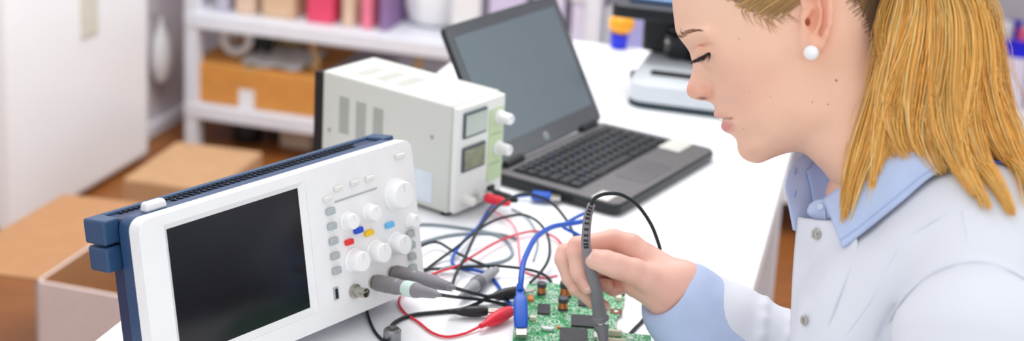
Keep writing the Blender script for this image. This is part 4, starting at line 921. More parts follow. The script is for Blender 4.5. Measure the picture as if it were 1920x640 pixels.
def gs(c, r, P=None): return np.exp(-(((hx-np.array(c))/np.array(r))**2).sum(1))
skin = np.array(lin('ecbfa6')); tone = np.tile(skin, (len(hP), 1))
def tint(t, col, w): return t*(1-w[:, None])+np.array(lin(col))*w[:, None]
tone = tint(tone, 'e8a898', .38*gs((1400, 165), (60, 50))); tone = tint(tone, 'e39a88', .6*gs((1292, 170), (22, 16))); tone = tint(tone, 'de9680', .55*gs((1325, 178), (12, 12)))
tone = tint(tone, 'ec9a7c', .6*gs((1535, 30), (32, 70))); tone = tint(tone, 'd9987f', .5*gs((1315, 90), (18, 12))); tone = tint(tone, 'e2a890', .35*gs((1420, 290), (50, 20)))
lipm = np.clip(1.35*gs((1361, 238), (14, 11)), 0, 1)*(np.abs(hP[:, 2]) < 56)*(hx[:, 1] > 224.5)*(hx[:, 0] < 1384)
tone = tint(tone, 'd98a88', .85*lipm)
lipu = np.clip(1.3*gs((1352, 218), (18, 6)), 0, 1)*(np.abs(hP[:, 2]) < 54)*(hx[:, 1] < 226)
tone = tint(tone, 'd9958c', .5*lipu)
tone = tint(tone, '7a3f38', .75*np.clip(gs((1364, 222.5), (9, 1.8))+gs((1371, 222), (3, 2.5)), 0, 1)); tone = tint(tone, '7d3b30', .8*np.clip(1.2*gs((1318, 184.5), (9, 2.4)), 0, 1)); tone = tint(tone, 'c98573', .5*gs((1335, 176), (4, 12)))  # shade of mouth slit, nostril and wing crease painted into the skin tone
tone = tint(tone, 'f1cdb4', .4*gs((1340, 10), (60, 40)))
# ================================================================== hand
QF = Fr(1180, 520, 1.44); Q = QF.L
qv = Vol((-150, -110, -120), (150, 110, 80), 1.45)
def chain(vol, pts_, k=3):
    for a, b_ in zip(pts_[:-1], pts_[1:]): vol.cone(Q(*a[:3]), Q(*b_[:3]), a[3], b_[3], k)
fg = []
def finger(*pts_):
    v = Vol((-150, -110, -120), (150, 110, 80), 1.45); chain(v, pts_, 5); fg.append(v); return v
finger((1180, 462, -32, 25), (1150, 451, -30, 21), (1082, 461, -10, 17), (1079, 474, -6, 16.5), (1084, 506, -8, 15.5), (1086, 514, -9, 15), (1101, 540, -18, 12.5))
finger((1165, 476, -58, 22), (1140, 474, -55, 19), (1060, 474, -34, 17), (1056, 486, -32, 16.5), (1069, 522, -40, 15.5), (1080, 540, -44, 14.5), (1112, 566, -58, 13.5), (1132, 574, -64, 11.5))
finger((1165, 500, -74, 21), (1100, 500, -78, 17), (1092, 512, -76, 16), (1112, 533, -76, 14), (1140, 535, -66, 12))
finger((1175, 525, -88, 18), (1135, 525, -96, 14.5), (1130, 533, -94, 13.5), (1150, 543, -84, 12.5), (1172, 540, -76, 11))
th_ = finger((1262, 548, 0, 34), (1218, 523, 14, 27.5), (1190, 510, 22, 24.5), (1162, 501, 28, 22.5), (1152, 498, 29.5, 22.5), (1136, 492, 30, 22), (1116.5, 487, 28, 19.5))
pv = Vol((-150, -110, -120), (150, 110, 80), 1.45)
for a in (((1270, 525, -14, 33), (1185, 466, -34, 25)), ((1268, 535, -34, 33), (1170, 480, -58, 23)), ((1262, 548, -46, 32), (1170, 504, -74, 22)), ((1255, 556, -50, 30), (1180, 528, -86, 19)),
          ((1278, 540, -8, 42), (1232, 530, -8, 38)), ((1225, 540, -20, 36), (1195, 530, -30, 30)), ((1285, 530, -14, 37), (1400, 625, -20, 44)), ((1254, 566, -18, 37), (1370, 670, -24, 44)), ((1280, 555, -16, 40), (1262, 540, -16, 42))):
    chain(pv, a, 18)
qv.V = fg[0].V.copy(); qv.union(fg[1], 2.5); qv.union(fg[2], 2.5); qv.union(fg[3], 2.5)
qv.union(pv, 9); qv.union(th_, 6)
# nail beds
def nail(c, along, face, w, l, raise_=1.5):
    along = Q(*along)-Q(*c); along /= np.linalg.norm(along); n = np.array(face, float); n -= along*(n@along); n /= np.linalg.norm(n)
    sd_ = np.cross(along, n); R = np.array([along, sd_, n]).T; cc = Q(*c)
    return cc, np.array([along, sd_, n]), w, l
for a in (((1101, 474.5, 48), (1170, 486, 44)),): qv.cone(Q(*a[0]), Q(*a[1]), .1, .1, 1, 's')
for a in (((1160, 482, 51.5), (1164, 500, 51.5)), ((1167, 484, 51), (1170, 500, 50.5))): qv.cone(Q(*a[0]), Q(*a[1]), .9, .9, 1.5, 's')
qP, qFc = qv.mesh(); qP = relax(qP, qFc, 2, .4)
nm = np.zeros_like(qP)
def qnorm(P):
    e = 1.2; return np.stack([qv.val(P+np.eye(3)[i]*e)-qv.val(P-np.eye(3)[i]*e) for i in range(3)], -1)
qn = qnorm(qP); qn /= np.linalg.norm(qn, axis=1)[:, None]+1e-9
qw = QF.Wd(qP)-CAM; qz = qw@_fw; qx = np.c_[960+FPX*(qw@CR)/qz, CY-FPX*(qw@CU)/qz]
qt = np.tile(np.array(lin('e9baaa')), (len(qP), 1))
def qg(c, r): return np.exp(-(((qx-np.array(c))/np.array(r))**2).sum(1))
for c, r, w in (((1150, 455), (50, 18), .45), ((1165, 535), (35, 18), .5), ((1075, 460), (18, 14), .3), ((1090, 530), (16, 16), .35), ((1130, 570), (18, 14), .55), ((1250, 560), (40, 30), .25)): qt = tint(qt, 'dd8f7c', w*qg(c, r))
nailmask = np.zeros(len(qP))
def paint_nail(c, ang, rx, ry, zmin, zmax):
    ca, sa = math.cos(ang), math.sin(ang); d = qx-np.array(c); a = (d[:, 0]*ca+d[:, 1]*sa)/rx; b_ = (-d[:, 0]*sa+d[:, 1]*ca)/ry
    e = np.clip((1.06-(np.abs(a)**3+np.abs(b_)**3)**(1/3))*9, 0, 1)*(qn[:, 2] > .05)*(qP[:, 2] > zmin)*(qP[:, 2] < zmax)
    return e, a
nails = [((1119.5, 484), .38, 14.5, 10, 20, 80, -1), ((1095.5, 533), .95, 12.5, 6.5, -30, 20, 1), ((1137.5, 576), .6, 7.5, 6.5, -90, -40, 1)]
nl = np.zeros(len(qP))
for c, an, rx, ry, z0_, z1_, tipdir in nails:
    e, a = paint_nail(c, an, rx, ry, z0_, z1_)
    qt = tint(qt, 'eeb9ad', .8*e); tipm = e*np.clip((a*tipdir-.72)*7, 0, 1); qt = tint(qt, 'f8efe9', .85*tipm)
    qP = qP+qn*(e*.9)[:, None]
# ================================================================== torso and arms under the clothes (rough, hidden)
SH = .0  # shirt/coat share this skeleton (px of the frame, local height z)
tv = Vol((-60, -1000, -470), (560, 100, 470), 9)
def bodyprims(v, g, k=40):
    for a, b_ in (((1660, 560, -80, 130), (1660, 560, 80, 130)), ((1680, 760, -100, 140), (1680, 760, 100, 140)), ((1740, 1000, -90, 145), (1740, 1000, 90, 145)), ((1790, 1230, -100, 150), (1790, 1230, 100, 150)),
                  ((1735, 425, -60, 100), (1830, 560, -265, 98)), ((1735, 425, 60, 100), (1830, 570, 265, 98)), ((1850, 465, -100, 150), (1850, 465, 100, 150)), ((1850, 700, -90, 150), (1830, 1000, 90, 150))):
        v.cone(L(*a[:3]), L(*b_[:3]), a[3]+g, b_[3]+g, k)
bodyprims(tv, -16)
tv.cone(L(1840, 620, 290), L(1800, 980, 390), 88, 70, 30); tv.cone(L(1800, 980, 390), L(1560, 1080, 330), 68, 48, 20)
tv.cone(L(1835, 620, -290), L(1690, 840, -330), 88, 72, 30)
he = Q(1560, 770, -40); hw = QF.Wd(Q(1330, 596, -24)[None])[0]; hl = HF.loc(hw[None])[0]
tv.cone(L(1690, 840, -330), hl, 70, 46, 20)
tv.cone(L(1640, 380, 0), L(1700, 480, 0), 90, 110, 30)
tP, tFc = tv.mesh()
# one body mesh
BASE = np.array([*HF.Wd(L(1800, 1250, 0)[None])[0][:2], 0.])
per = thing('person', 'blonde woman in white lab coat and pearl earring bending over the bench, holding a probe', 'person', xf(BASE))
allv = [HF.Wd(hP), QF.Wd(qP), HF.Wd(tP)]; tor = np.tile(skin, (len(tP), 1)); nh = len(hP); nq = len(qP)
bm_ = MB(); bm_.v = np.concatenate(allv)-BASE
bm_.f = hFc.tolist()+(qFc+nh).tolist()+(tFc+nh+nq).tolist(); bm_.m = [0]*len(bm_.f)
M_skin = attr_mat('skin', .42, sss=.12, spec=.35, bump=.12, bscale=900, var=.03)
nt = M_skin.node_tree
# moles: small brown spots at fixed places on the neck and cheek
moles = [(1568, 151, 2.6, '9a5a3a'), (1523, 192, 1.6, 'a86a4a'), (1552, 196, 1.7, 'a86a4a'), (1394, 242, 1.6, 'b87a5a'), (1386, 73, 1.6, 'a8684a'), (1445, 181, 1.3, 'b87a5a'), (1405, 171, 1.2, 'b87a5a')]
def hsurf(px, py, off=0, vol=None, zmax=172, zmin=-172):
    """first point of a volume's surface along the line of sight"""
    vol = vol or hv; zs_ = np.arange(zmax, zmin, -1.0); P = np.array([L(px, py, q) for q in zs_[::8]])
    P = np.stack([np.interp(np.arange(len(zs_))/8, np.arange(len(P)), P[:, i]) for i in range(3)], 1)
    v = vol.val(P); i = np.argmax(v < 0)
    if not (v < 0).any(): return None
    p = P[i].copy(); e = 1.5; n = np.array([vol.val((p+np.eye(3)[k]*e)[None])[0]-vol.val((p-np.eye(3)[k]*e)[None])[0] for k in range(3)]); n /= np.linalg.norm(n)+1e-9
    return p+n*off, n
bsd = nt.nodes['Principled BSDF']; cur = bsd.inputs['Base Color'].links[0].from_socket; geo = nt.nodes.new('ShaderNodeTexCoord')
for mx_, my_, r_, c_ in moles:
    p = HF.Wd(hsurf(mx_, my_)[0][None])[0]-BASE
    vd = nt.nodes.new('ShaderNodeVectorMath'); vd.operation = 'DISTANCE'; vd.inputs[1].default_value = p; nt.links.new(geo.outputs['Object'], vd.inputs[0])
    mr = nt.nodes.new('ShaderNodeMapRange'); mr.inputs['From Min'].default_value = r_*HF.u*.6; mr.inputs['From Max'].default_value = r_*HF.u*1.3; mr.inputs['To Min'].default_value = .8; mr.inputs['To Max'].default_value = 0
    nt.links.new(vd.outputs['Value'], mr.inputs['Value'])
    mx = nt.nodes.new('ShaderNodeMix'); mx.data_type = 'RGBA'; nt.links.new(mr.outputs['Result'], mx.inputs['Factor']); nt.links.new(cur, mx.inputs['A']); mx.inputs['B'].default_value = (*lin(c_), 1); cur = mx.outputs['Result']
nt.links.new(cur, bsd.inputs['Base Color'])
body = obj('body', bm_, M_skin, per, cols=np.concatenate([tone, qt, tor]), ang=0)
def hobj(name, mb, m, **k):
    v = np.asarray(mb.v, float); mb.v = (HF.Wd(v)-BASE).tolist(); return obj(name, mb, m, k.pop('parent', per), **k)
# teeth, lashes, brows, earring
t_ = MB()
for zz in (-18, -9, 0, 9, 18): 
    p = L(1351.5+abs(zz)*.18, 223.5, 0); t_.ball((4.5, 4.2, 4.6), 12, 8, xf((p[0], p[1], zz)))
hobj('teeth', t_, pm('teeth_enamel', 'f4efe6', .25))
M_lash = pm('lash_dark', '2a1c18', .6, var=.2)
def eye_hair(s):
    ls = MB()
    for i in range(120):
        f = rng.random()**.8; z_ = 60+f*29; a = Ls(1306+f*26+rng.uniform(-1, 1), 112-f*15+rng.uniform(-1.5, 1.5), z_, s)
        ln = rng.uniform(13, 24)*(.75+.35*f); dr_ = np.array([-.9+.2*rng.random()+.85*f*f*rng.random(), -.42-.3*rng.random()-.6*f*f*rng.random(), s*(.25+.35*f)]); dr_ /= np.linalg.norm(dr_)
        P = [a+dr_*ln*t+np.array([-.14, .05, 0])*ln*t*t for t in np.linspace(0, 1, 6)]
        ls.tube(P, np.linspace(.95, .22, 6), 4)
    # dark lid line
    ls.tube(spline([Ls(1305, 112, 61, s), Ls(1314, 108, 71, s), Ls(1324, 102, 81, s), Ls(1333, 95, 89, s)], 5), 1.2, 6)
    hobj('eyelashes', ls, M_lash, ang=0)
    eb = MB()
    for i in range(190):
        f = rng.random(); 
        if s > 0:
            px_, py_ = 1270+f*42+rng.uniform(-2, 2), 70-13*math.sin(f*1.9)+rng.uniform(-1, 1)*(5.0*(1-f)+1.0)
        else: px_, py_ = 1270+f*42, 70-13*math.sin(f*1.9)+rng.uniform(-1, 1)*(5*(1-f)+1)
        h_ = hsurf(px_, py_, .5)
        if h_ is None: continue
        p, n = h_; p = p.copy(); n = n.copy()
        if f < .2: d = np.array([-.25+rng.uniform(-.5, .4), .4+rng.uniform(-.9, .4), .5])
        else: d = np.array([.8, .18-.3*f, .5])
        d -= n*(d@n)*.8; d /= np.linalg.norm(d); ln = rng.uniform(7, 12)
        P = np.array([p+d*ln*t+n*(.8*t) for t in np.linspace(0, 1, 4)]); 
        if s < 0: P[:, 2] *= -1
        eb.tube(P, np.linspace(.36, .1, 4), 4)
    hobj('eyebrow', eb, pm('brow_brown', '8a6248', .7, var=.2), ang=0)
both(eye_hair)
M_pearl = pm('pearl', 'efeff2', .18, var=.02, coat=.5)
for s in (1, -1):
    p = Ls(1521, 99, 164, s); e_ = hobj('earring', MB().ball(13.6, 28, 18, xf(p)), M_pearl, ang=0); e_['label'] = 'white pearl stud earring'
cv = Vol((-190, -1020, -480), (600, 60, 560), 5)
bodyprims(cv, 0, 60)
for a, b_, r_ in (((1640, 520, 150), (1560, 640, 130), 40), ((1700, 470, 190), (1600, 640, 190), 34)): cv.cone(L(*a), L(*b_), r_, r_, 50)
cv.cone(L(1640, 640, -60), L(1640, 640, 60), 145, 145, 60)
slv = Vol((-190, -1020, -480), (600, 60, 560), 5)
slv.cone(L(1838, 650, 290), L(1800, 1000, 400), 140, 98, 20); slv.cone(L(1800, 1000, 400), L(1540, 1080, 340), 92, 64, 24)
slv.cone(L(1838, 600, -285), L(1660, 790, -330), 108, 96, 20)
h1 = HF.loc(QF.Wd(Q(1372, 604, -24)[None]))[0]
ax_ = HF.loc(QF.Wd(Q(1258, 536, -24)[None]))[0]-h1; ax_ /= np.linalg.norm(ax_)
slv.cone(L(1660, 790, -330), h1, 98, 78, 24); slv.cone(h1, h1+ax_*60, 78, 71, 10)
# creases in the far sleeve
cv.union(slv, 3)
for tt, am in ((.14, 2), (.27, 2.5), (.45, 3), (.62, 4)):
    c_ = h1+(L(1660, 790, -330)-h1)*tt; pv1 = np.cross(ax_, [0, 0, 1.]); pv1 /= np.linalg.norm(pv1); R0 = 78+20*tt
    pts_ = [c_+(pv1*math.cos(q)+np.array([0, 0, 1.])*math.sin(q))*(R0-1)+ax_*14*math.sin(q*2+tt*9) for q in np.linspace(-.4, 2.6, 8)]
    for a, b_ in zip(pts_[:-1], pts_[1:]): slv_c = cv.cone(a, b_, abs(am), abs(am), 16)
# neck opening
cv.cone(L(1560, 330, 0), L(1660, 440, 0), 118, 96, 10, 's')
# cut the sleeve end square
cv.cone(h1+ax_*136, h1+ax_*240, 92, 92, 3, 's')
# ================================================================== hair
hairline = np.array([(1200, -150), (1275, -100), (1300, -45), (1340, -8), (1372, 8), (1400, 28), (1440, 40), (1470, 34), (1482, 5), (1488, -30), (1515, -62), (1560, -60), (1584, -20), (1606, 8), (1634, 58), (1662, 112), (1700, 190), (1760, 250), (1900, 250), (1900, -420), (1200, -420)], float)
def Wat(x, y):
    i = np.clip((np.array([x, y]).T-hv.lo[:2])/hv.st, 0, np.array(hv.n[:2])-1.001); b_ = i.astype(int); f = i-b_
    return (Wg[b_[..., 0], b_[..., 1]]*(1-f[..., 0])*(1-f[..., 1])+Wg[b_[..., 0]+1, b_[..., 1]]*f[..., 0]*(1-f[..., 1])+Wg[b_[..., 0], b_[..., 1]+1]*(1-f[..., 0])*f[..., 1]+Wg[b_[..., 0]+1, b_[..., 1]+1]*f[..., 0]*f[..., 1])
# scalp shell: the head surface above the hairline, lifted a little
inh = inpoly(hx[:, 0], hx[:, 1]+9+2.5*np.sin(hx[:, 0]*.4), hairline) & (~((np.abs(hP[:, 2]) > 138) & (hx[:, 0] > 1495) & (hx[:, 0] < 1562) & (hx[:, 1] > -60)))
hn = np.stack([hv.val(hP+np.eye(3)[i]*1.5)-hv.val(hP-np.eye(3)[i]*1.5) for i in range(3)], -1); hn /= np.linalg.norm(hn, axis=1)[:, None]+1e-9
fm = inh[hFc].all(1); used = np.unique(hFc[fm]); rm = np.full(len(hP), -1); rm[used] = np.arange(len(used))
hd = MB(); hd.v = (hP[used]+hn[used]*1.6).tolist(); hd.f = rm[hFc[fm]].tolist(); hd.m = [0]*len(hd.f)
M_hair = attr_mat('hair', .36, spec=.55, var=.10, bump=.0)
hcol = []
base_h = np.array(lin('8a6a44'))
hcol.append(np.tile(base_h, (len(used), 1)))
sv = []; sf = []; sc_ = []; nvt = 0
def lift(P, gap=5):
    sh = P.shape; G_ = np.repeat(rng.uniform(3, 17, sh[0]), sh[1]); P = P.reshape(-1, 3).copy()
    for _ in range(3):
        m = P[:, 1] < -70; q = P[m]; v = cv.val(q); e = 4.; g = np.stack([cv.val(q+np.eye(3)[i]*e)-cv.val(q-np.eye(3)[i]*e) for i in range(3)], -1); g /= np.linalg.norm(g, axis=1)[:, None]+1e-6
        inb = np.all((q > cv.lo+10) & (q < cv.lo+(np.array(cv.n)-3)*cv.st), axis=1)
        P[m] = q+g*(np.maximum(G_[m]-v, 0)*(v < 25)*inb)[:, None]
    return P.reshape(sh)
def strands(P, r, cols):
    """P: (n,k,3) polylines -> 3-sided tapered tubes"""
    global nvt
    n, k = P.shape[:2]; t = np.gradient(P, axis=1); t /= np.linalg.norm(t, axis=2)[..., None]+1e-9
    up_ = np.array([.3, .2, .93]); a = np.cross(t, up_); a /= np.linalg.norm(a, axis=2)[..., None]+1e-9; b_ = np.cross(t, a)
    R_ = r[..., None, None] if r.ndim == 2 else r
    an = np.array([0, 2.094, 4.189]); V = P[:, :, None]+R_*(a[:, :, None]*np.cos(an)[:, None]+b_[:, :, None]*np.sin(an)[:, None])
    i0 = nvt+np.arange(n)[:, None, None]*k*3+np.arange(k-1)[None, :, None]*3; j = np.arange(3)[None, None]; j2 = (j+1) % 3
    F_ = np.stack(np.broadcast_arrays(i0+j, i0+j2, i0+3+j2, i0+3+j), -1).reshape(-1, 4)
    sv.append(V.reshape(-1, 3)); sf.append(F_); sc_.append(np.repeat(cols.reshape(-1, 3), 3, 0)); nvt += n*k*3
tie = L(1700, -110, 0)
# swept-back strands lying on the head, both sides
roots = []
while len(roots) < 4200:
    x, y = rng.uniform(1262, 1720), rng.uniform(-215, 180)
    if inpoly(np.array([x]), np.array([y]), hairline)[0]:
        if y < -60 and rng.random() < .5: continue
        roots.append((x, y))
for s in (1, -1):
    Ps = []; cs = []
    for x, y in roots:
        h_ = L(x, y, 110)[:2]; k = 12; ts = np.linspace(0, 1, k)
        wob = rng.normal(0, 3)
        far = np.array([tie[0]-10, tie[1]])
        X = h_[0]+(far[0]-h_[0])*ts; Y = h_[1]+(far[1]-h_[1])*ts+np.sin(ts*pi)*(12+wob)
        z_ = np.sqrt(np.maximum(Wat(X, Y), 0))+2.0+3.5*np.sin(ts*pi)*rng.random()+1.5
        z_[0] -= 2.5; Ps.append(np.stack([X, Y, s*z_], 1))
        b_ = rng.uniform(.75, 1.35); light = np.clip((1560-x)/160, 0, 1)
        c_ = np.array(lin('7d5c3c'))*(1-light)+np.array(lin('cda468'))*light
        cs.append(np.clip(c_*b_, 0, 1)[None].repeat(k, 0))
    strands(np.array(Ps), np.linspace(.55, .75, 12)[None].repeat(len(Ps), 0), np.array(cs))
# ponytail locks: guide lines (pixel x, pixel y, height) and how many hairs
g0, g1, g2, g3 = 'e4a854', 'eec068', 'f4d692', 'cc9644'
locks = [
 ([(1692, -110, 20), (1680, 0, 70), (1668, 90, 105), (1642, 190, 125), (1615, 280, 132), (1595, 350, 134), (1584, 415, 135)], 260, (9, 15, 14, 5), .9),
 ([(1696, -110, 20), (1694, 0, 75), (1680, 90, 112), (1662, 180, 130), (1650, 260, 136), (1640, 330, 140), (1630, 400, 142)], 260, (9, 16, 14, 5), 1.05),
 ([(1700, -110, 20), (1708, 0, 80), (1700, 80, 118), (1688, 150, 134), (1680, 220, 138), (1688, 270, 140), (1705, 310, 142)], 280, (9, 17, 18, 9), 1.0),
 ([(1704, -110, 20), (1728, 0, 86), (1724, 80, 126), (1706, 150, 142), (1694, 210, 146), (1700, 260, 146), (1722, 300, 146)], 300, (9, 18, 18, 9), 1.1),
 ([(1706, -110, 20), (1748, 0, 90), (1752, 90, 130), (1742, 170, 142), (1735, 235, 146), (1748, 290, 146), (1768, 330, 146)], 300, (9, 18, 17, 4), .92),
 ([(1708, -110, 20), (1770, 0, 92), (1780, 90, 128), (1776, 180, 140), (1778, 250, 144), (1796, 310, 146), (1830, 370, 146)], 320, (9, 18, 17, 3), 1.08),
 ([(1710, -110, 20), (1790, 0, 86), (1806, 90, 118), (1806, 170, 130), (1814, 240, 136), (1846, 320, 142), (1898, 405, 144)], 320, (9, 18, 16, 2.5), .96),
 ([(1710, -110, 15), (1812, 0, 74), (1836, 90, 100), (1842, 170, 112), (1858, 240, 120), (1892, 310, 126), (1940, 390, 130)], 320, (9, 18, 16, 3), 1.05),
 ([(1710, -110, 10), (1834, 0, 50), (1850, 90, 70), (1864, 170, 84), (1894, 250, 96), (1930, 330, 106), (1980, 420, 112)], 300, (9, 17, 16, 3), 1.12),
 ([(1706, -110, 10), (1816, -10, 20), (1834, 90, 30), (1850, 190, 40), (1890, 290, 60), (1940, 390, 80)], 220, (9, 20, 20, 12), .85),
 ([(1700, -110, 10), (1760, 0, 50), (1780, 100, 80), (1770, 200, 95), (1780, 300, 100)], 260, (9, 26, 30, 22), .78),
 ([(1700, -110, 10), (1725, 0, 50), (1720, 100, 80), (1705, 180, 95), (1712, 250, 105)], 260, (9, 24, 26, 16), .75),
 ([(1698, -110, 15), (1675, -20, 72), (1652, 60, 104), (1658, 120, 116), (1648, 180, 124), (1636, 240, 126)], 90, (7, 10, 9, 5), .72),
 ([(1715, -110, 15), (1800, 20, 96), (1812, 120, 132), (1800, 210, 142), (1796, 270, 146), (1815, 330, 146), (1850, 395, 146)], 220, (9, 14, 12, 4), 1.2),
 ([(1700, -110, 15), (1716, 20, 96), (1690, 120, 130), (1652, 220, 140), (1640, 300, 142), (1636, 360, 144)], 200, (9, 14, 10, 4), 1.15),
]
for guide, n, spr, br_ in locks:
    n = int(n*1.7); g_ = []
    for px_, py_, z_ in guide:
        if py_ >= 240 and px_ > 1690:
            h_ = hsurf(px_, py_, 16, cv, 470, -300)
            if h_ is not None: z_ = max(z_, h_[0][2])
        g_.append((px_, py_, z_))
    guide = g_
    gp = spline([L(*p) for p in guide], 6); k = len(gp); ts = np.linspace(0, 1, k)
    sp = np.interp(ts, [0, .3, .7, 1], spr)
    Ps = []; cs = []
    # a few sub-locks gather the hairs
    subs = rng.normal(0, .8, (9, 3)); sbr = rng.uniform(.8, 1.15, 9); sph = rng.uniform(0, 6.3, (9, 2)); sam = rng.uniform(1, 6, 9)
    for i in range(n):
        si = rng.integers(9); o_ = subs[si]*.72+rng.normal(0, .36, 3)
        ph_ = rng.uniform(0, 6.3); wv = np.stack([np.sin(ts*5+ph_)*1.2, np.cos(ts*4+ph_)*.8, np.sin(ts*6+ph_*2)*1.2], 1)*ts[:, None]
        e_ = 1-.18*rng.random()**2; q_ = gp+o_*sp[:, None]+wv*2+np.stack([np.sin(ts*6.5+sph[si, 0])*sam[si], ts*0, np.sin(ts*5+sph[si, 1])*sam[si]*1.3], 1)*np.minimum(ts*2, 1)[:, None]
        m_ = max(6, int(k*e_)); idx_ = np.linspace(0, (k-1)*e_, k); q_ = np.stack([np.interp(idx_, np.arange(k), q_[:, c]) for c in range(3)], 1)
        Ps.append(q_)
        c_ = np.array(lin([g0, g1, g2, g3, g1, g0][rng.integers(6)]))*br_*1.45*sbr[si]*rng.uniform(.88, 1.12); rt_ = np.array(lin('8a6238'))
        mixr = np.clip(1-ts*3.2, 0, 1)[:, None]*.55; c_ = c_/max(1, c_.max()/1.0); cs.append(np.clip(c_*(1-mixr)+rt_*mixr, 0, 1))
    r_ = np.interp(ts, [0, .1, .75, 1], [.75, .78, .7, .2])
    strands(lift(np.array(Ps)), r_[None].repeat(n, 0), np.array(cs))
# stray hairs
Ps = []; cs = []
for i in range(46):
    right = rng.random() < .5
    if right: gd = [(1850+rng.uniform(-20, 20), -20, 60), (1885+rng.uniform(-20, 15), 90, 80), (1900+rng.uniform(-20, 25), 190, 90), (1925+rng.uniform(-40, 25), 280, 100)]
    else: x_ = rng.uniform(1570, 1640); gd = [(1650, 40+rng.uniform(-30, 30), 105), (1640+rng.uniform(-20, 10), 130, 118), (1615+rng.uniform(-25, 20), 230, 124), (x_, 330+rng.uniform(-40, 60), 128)]
    Ps.append(spline([L(*p) for p in gd], 5)); cs.append(np.tile(np.array(lin('d8ac66')), (len(Ps[-1]), 1)))
for i in range(60):   # wispy sideburn hairs
    x_ = rng.uniform(1388, 1482); y_ = np.interp(x_, [1388, 1440, 1482], [18, 36, 26]); gd = []; ddx, ddy = rng.uniform(4, 20), rng.uniform(8, 30)*(1-.4*(x_ > 1450))
    for t in np.linspace(0, 1, 4):
        h_ = hsurf(x_+ddx*t*t, y_+ddy*t, 1.2); gd.append(h_[0])
    Ps.append(spline(gd, 5)); cs.append(np.tile(np.array(lin('b98d5c')), (len(Ps[-1]), 1)))
for i in range(170):   # short hairs at the nape
    f = rng.random(); x_ = np.interp(f, [0, .3, .65, 1], [1588, 1610, 1640, 1668])+rng.uniform(-16, 6); y_ = np.interp(f, [0, .3, .65, 1], [-10, 18, 68, 122])+rng.uniform(-4, 8); gd = []; sl_ = rng.uniform(.5, 1.1)
    for t in np.linspace(0, 1, 4):
        h_ = hsurf(x_+26*t, y_-26*sl_*t+6*t*t, .6+1.5*t)
        if h_ is not None: gd.append(h_[0])
    if len(gd) == 4: Ps.append(spline(gd, 5)); cs.append(np.tile(np.array(lin('7a5a3e'))*rng.uniform(.8, 1.3), (len(Ps[-1]), 1)))
for p_, c_ in zip(Ps, cs): strands(p_[None], np.linspace(.32, .12, len(p_))[None], c_[None])
off_ = len(hd.v)
hm = MB(); hm.v = np.concatenate([np.array(hd.v)]+sv); hm.f = hd.f+(np.concatenate(sf)+off_).tolist(); hm.m = [0]*len(hm.f)
hm.v = HF.Wd(hm.v)-BASE
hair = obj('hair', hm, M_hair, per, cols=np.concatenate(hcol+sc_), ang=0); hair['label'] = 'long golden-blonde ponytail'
bd = hobj('hair_band', MB().tube([tie+np.array([20*math.cos(a)*.4, 22*math.cos(a), 22*math.sin(a)]) for a in np.linspace(0, 2*pi, 24)], 7, 8), M_black, parent=hair, ang=0)
# ================================================================== lab coat
M_coat = pm('white_coat_cotton', 'd8dbe4', .75, var=.01, scale=6, bump=.06, bscale=700)
M_shirt = pm('light_blue_shirt', 'c8d7f5', .75, var=.03, scale=60, bump=.10, bscale=1200)
def translucent(m, col, f):
    n_ = m.node_tree.nodes; l_ = m.node_tree.links; t = n_.new('ShaderNodeBsdfTranslucent'); t.inputs['Color'].default_value = (*lin(col), 1)
    x_ = n_.new('ShaderNodeMixShader'); x_.inputs[0].default_value = f; l_.new(n_['Principled BSDF'].outputs[0], x_.inputs[1]); l_.new(t.outputs[0], x_.inputs[2]); l_.new(x_.outputs[0], n_['Material Output'].inputs['Surface'])
translucent(M_shirt, 'd4e0fa', .25)
arc = [(1648, 645), (1666, 603), (1698, 556), (1740, 518), (1790, 496), (1840, 491), (1890, 506), (1930, 528)]
sh_pts = [hsurf(x, y, 0, cv, 470, -300)[0] for x, y in [tuple(p) for p in spline(np.array([(a, b_, 0) for a, b_ in arc], float), 4)[:, :2]]]
for a, b_ in zip(sh_pts[:-1], sh_pts[1:]): cv.cone(a, b_, 3.4, 3.4, 9, 's')
cP, cF = cv.mesh(); cP = relax(cP, cF, 4, .5)
cm = MB(); cm.v = cP; cm.f = cF.tolist(); cm.m = [0]*len(cm.f)
coat = hobj('lab_coat', cm, M_coat, ang=0); coat['label'] = 'white snap-fastened lab coat'
def drape(px, py, off, default=None):
    h_ = hsurf(px, py, off, cv, 470, -300)
    if h_ is None or h_[0][2] < -120: return L(px, py, default if default is not None else 0)
    return h_[0]
def sheet(name, rows, m, th, par, n=6, sub=1, lab=None):
    """rows of local points -> smooth cloth sheet with thickness"""
    G = np.array([spline(r, n) for r in rows]); G = np.array([spline(G[:, j], n) for j in range(G.shape[1])]).transpose(1, 0, 2)
    mb = MB().grid(G); o = hobj(name, mb, m, parent=par, solid=th, ang=0)
    if lab: o['label'] = lab
    return o
def line(name, pts_, r, m, par): return hobj(name, MB().tube(spline(pts_, 8), r, 6), m, parent=par, ang=0)
M_seam = pm('coat_seam', 'd6dae6', .8)
rows = [[drape(x, y, o, dz) for x, y, o, dz in r] for r in (
    ((1496, 407, 6, 10), (1520, 411, 8, 60), (1545, 414, 8, 90), (1580, 412, 6, 110)),
    ((1492, 450, 5, 5), (1520, 452, 7, 60), (1560, 458, 6, 110), (1610, 460, 2, 140)),
    ((1488, 500, 5, 0), (1515, 505, 7, 50), (1550, 515, 5, 100), (1590, 520, 1, 140)),
    ((1485, 560, 5, 0), (1505, 575, 6, 40), (1525, 590, 5, 80), (1560, 600, 1, 120)),
    ((1481, 650, 5, 0), (1492, 660, 6, 30), (1505, 670, 5, 60), (1540, 680, 1, 100)))]
plk = sheet('front_placket', rows, M_coat, .0012, coat)
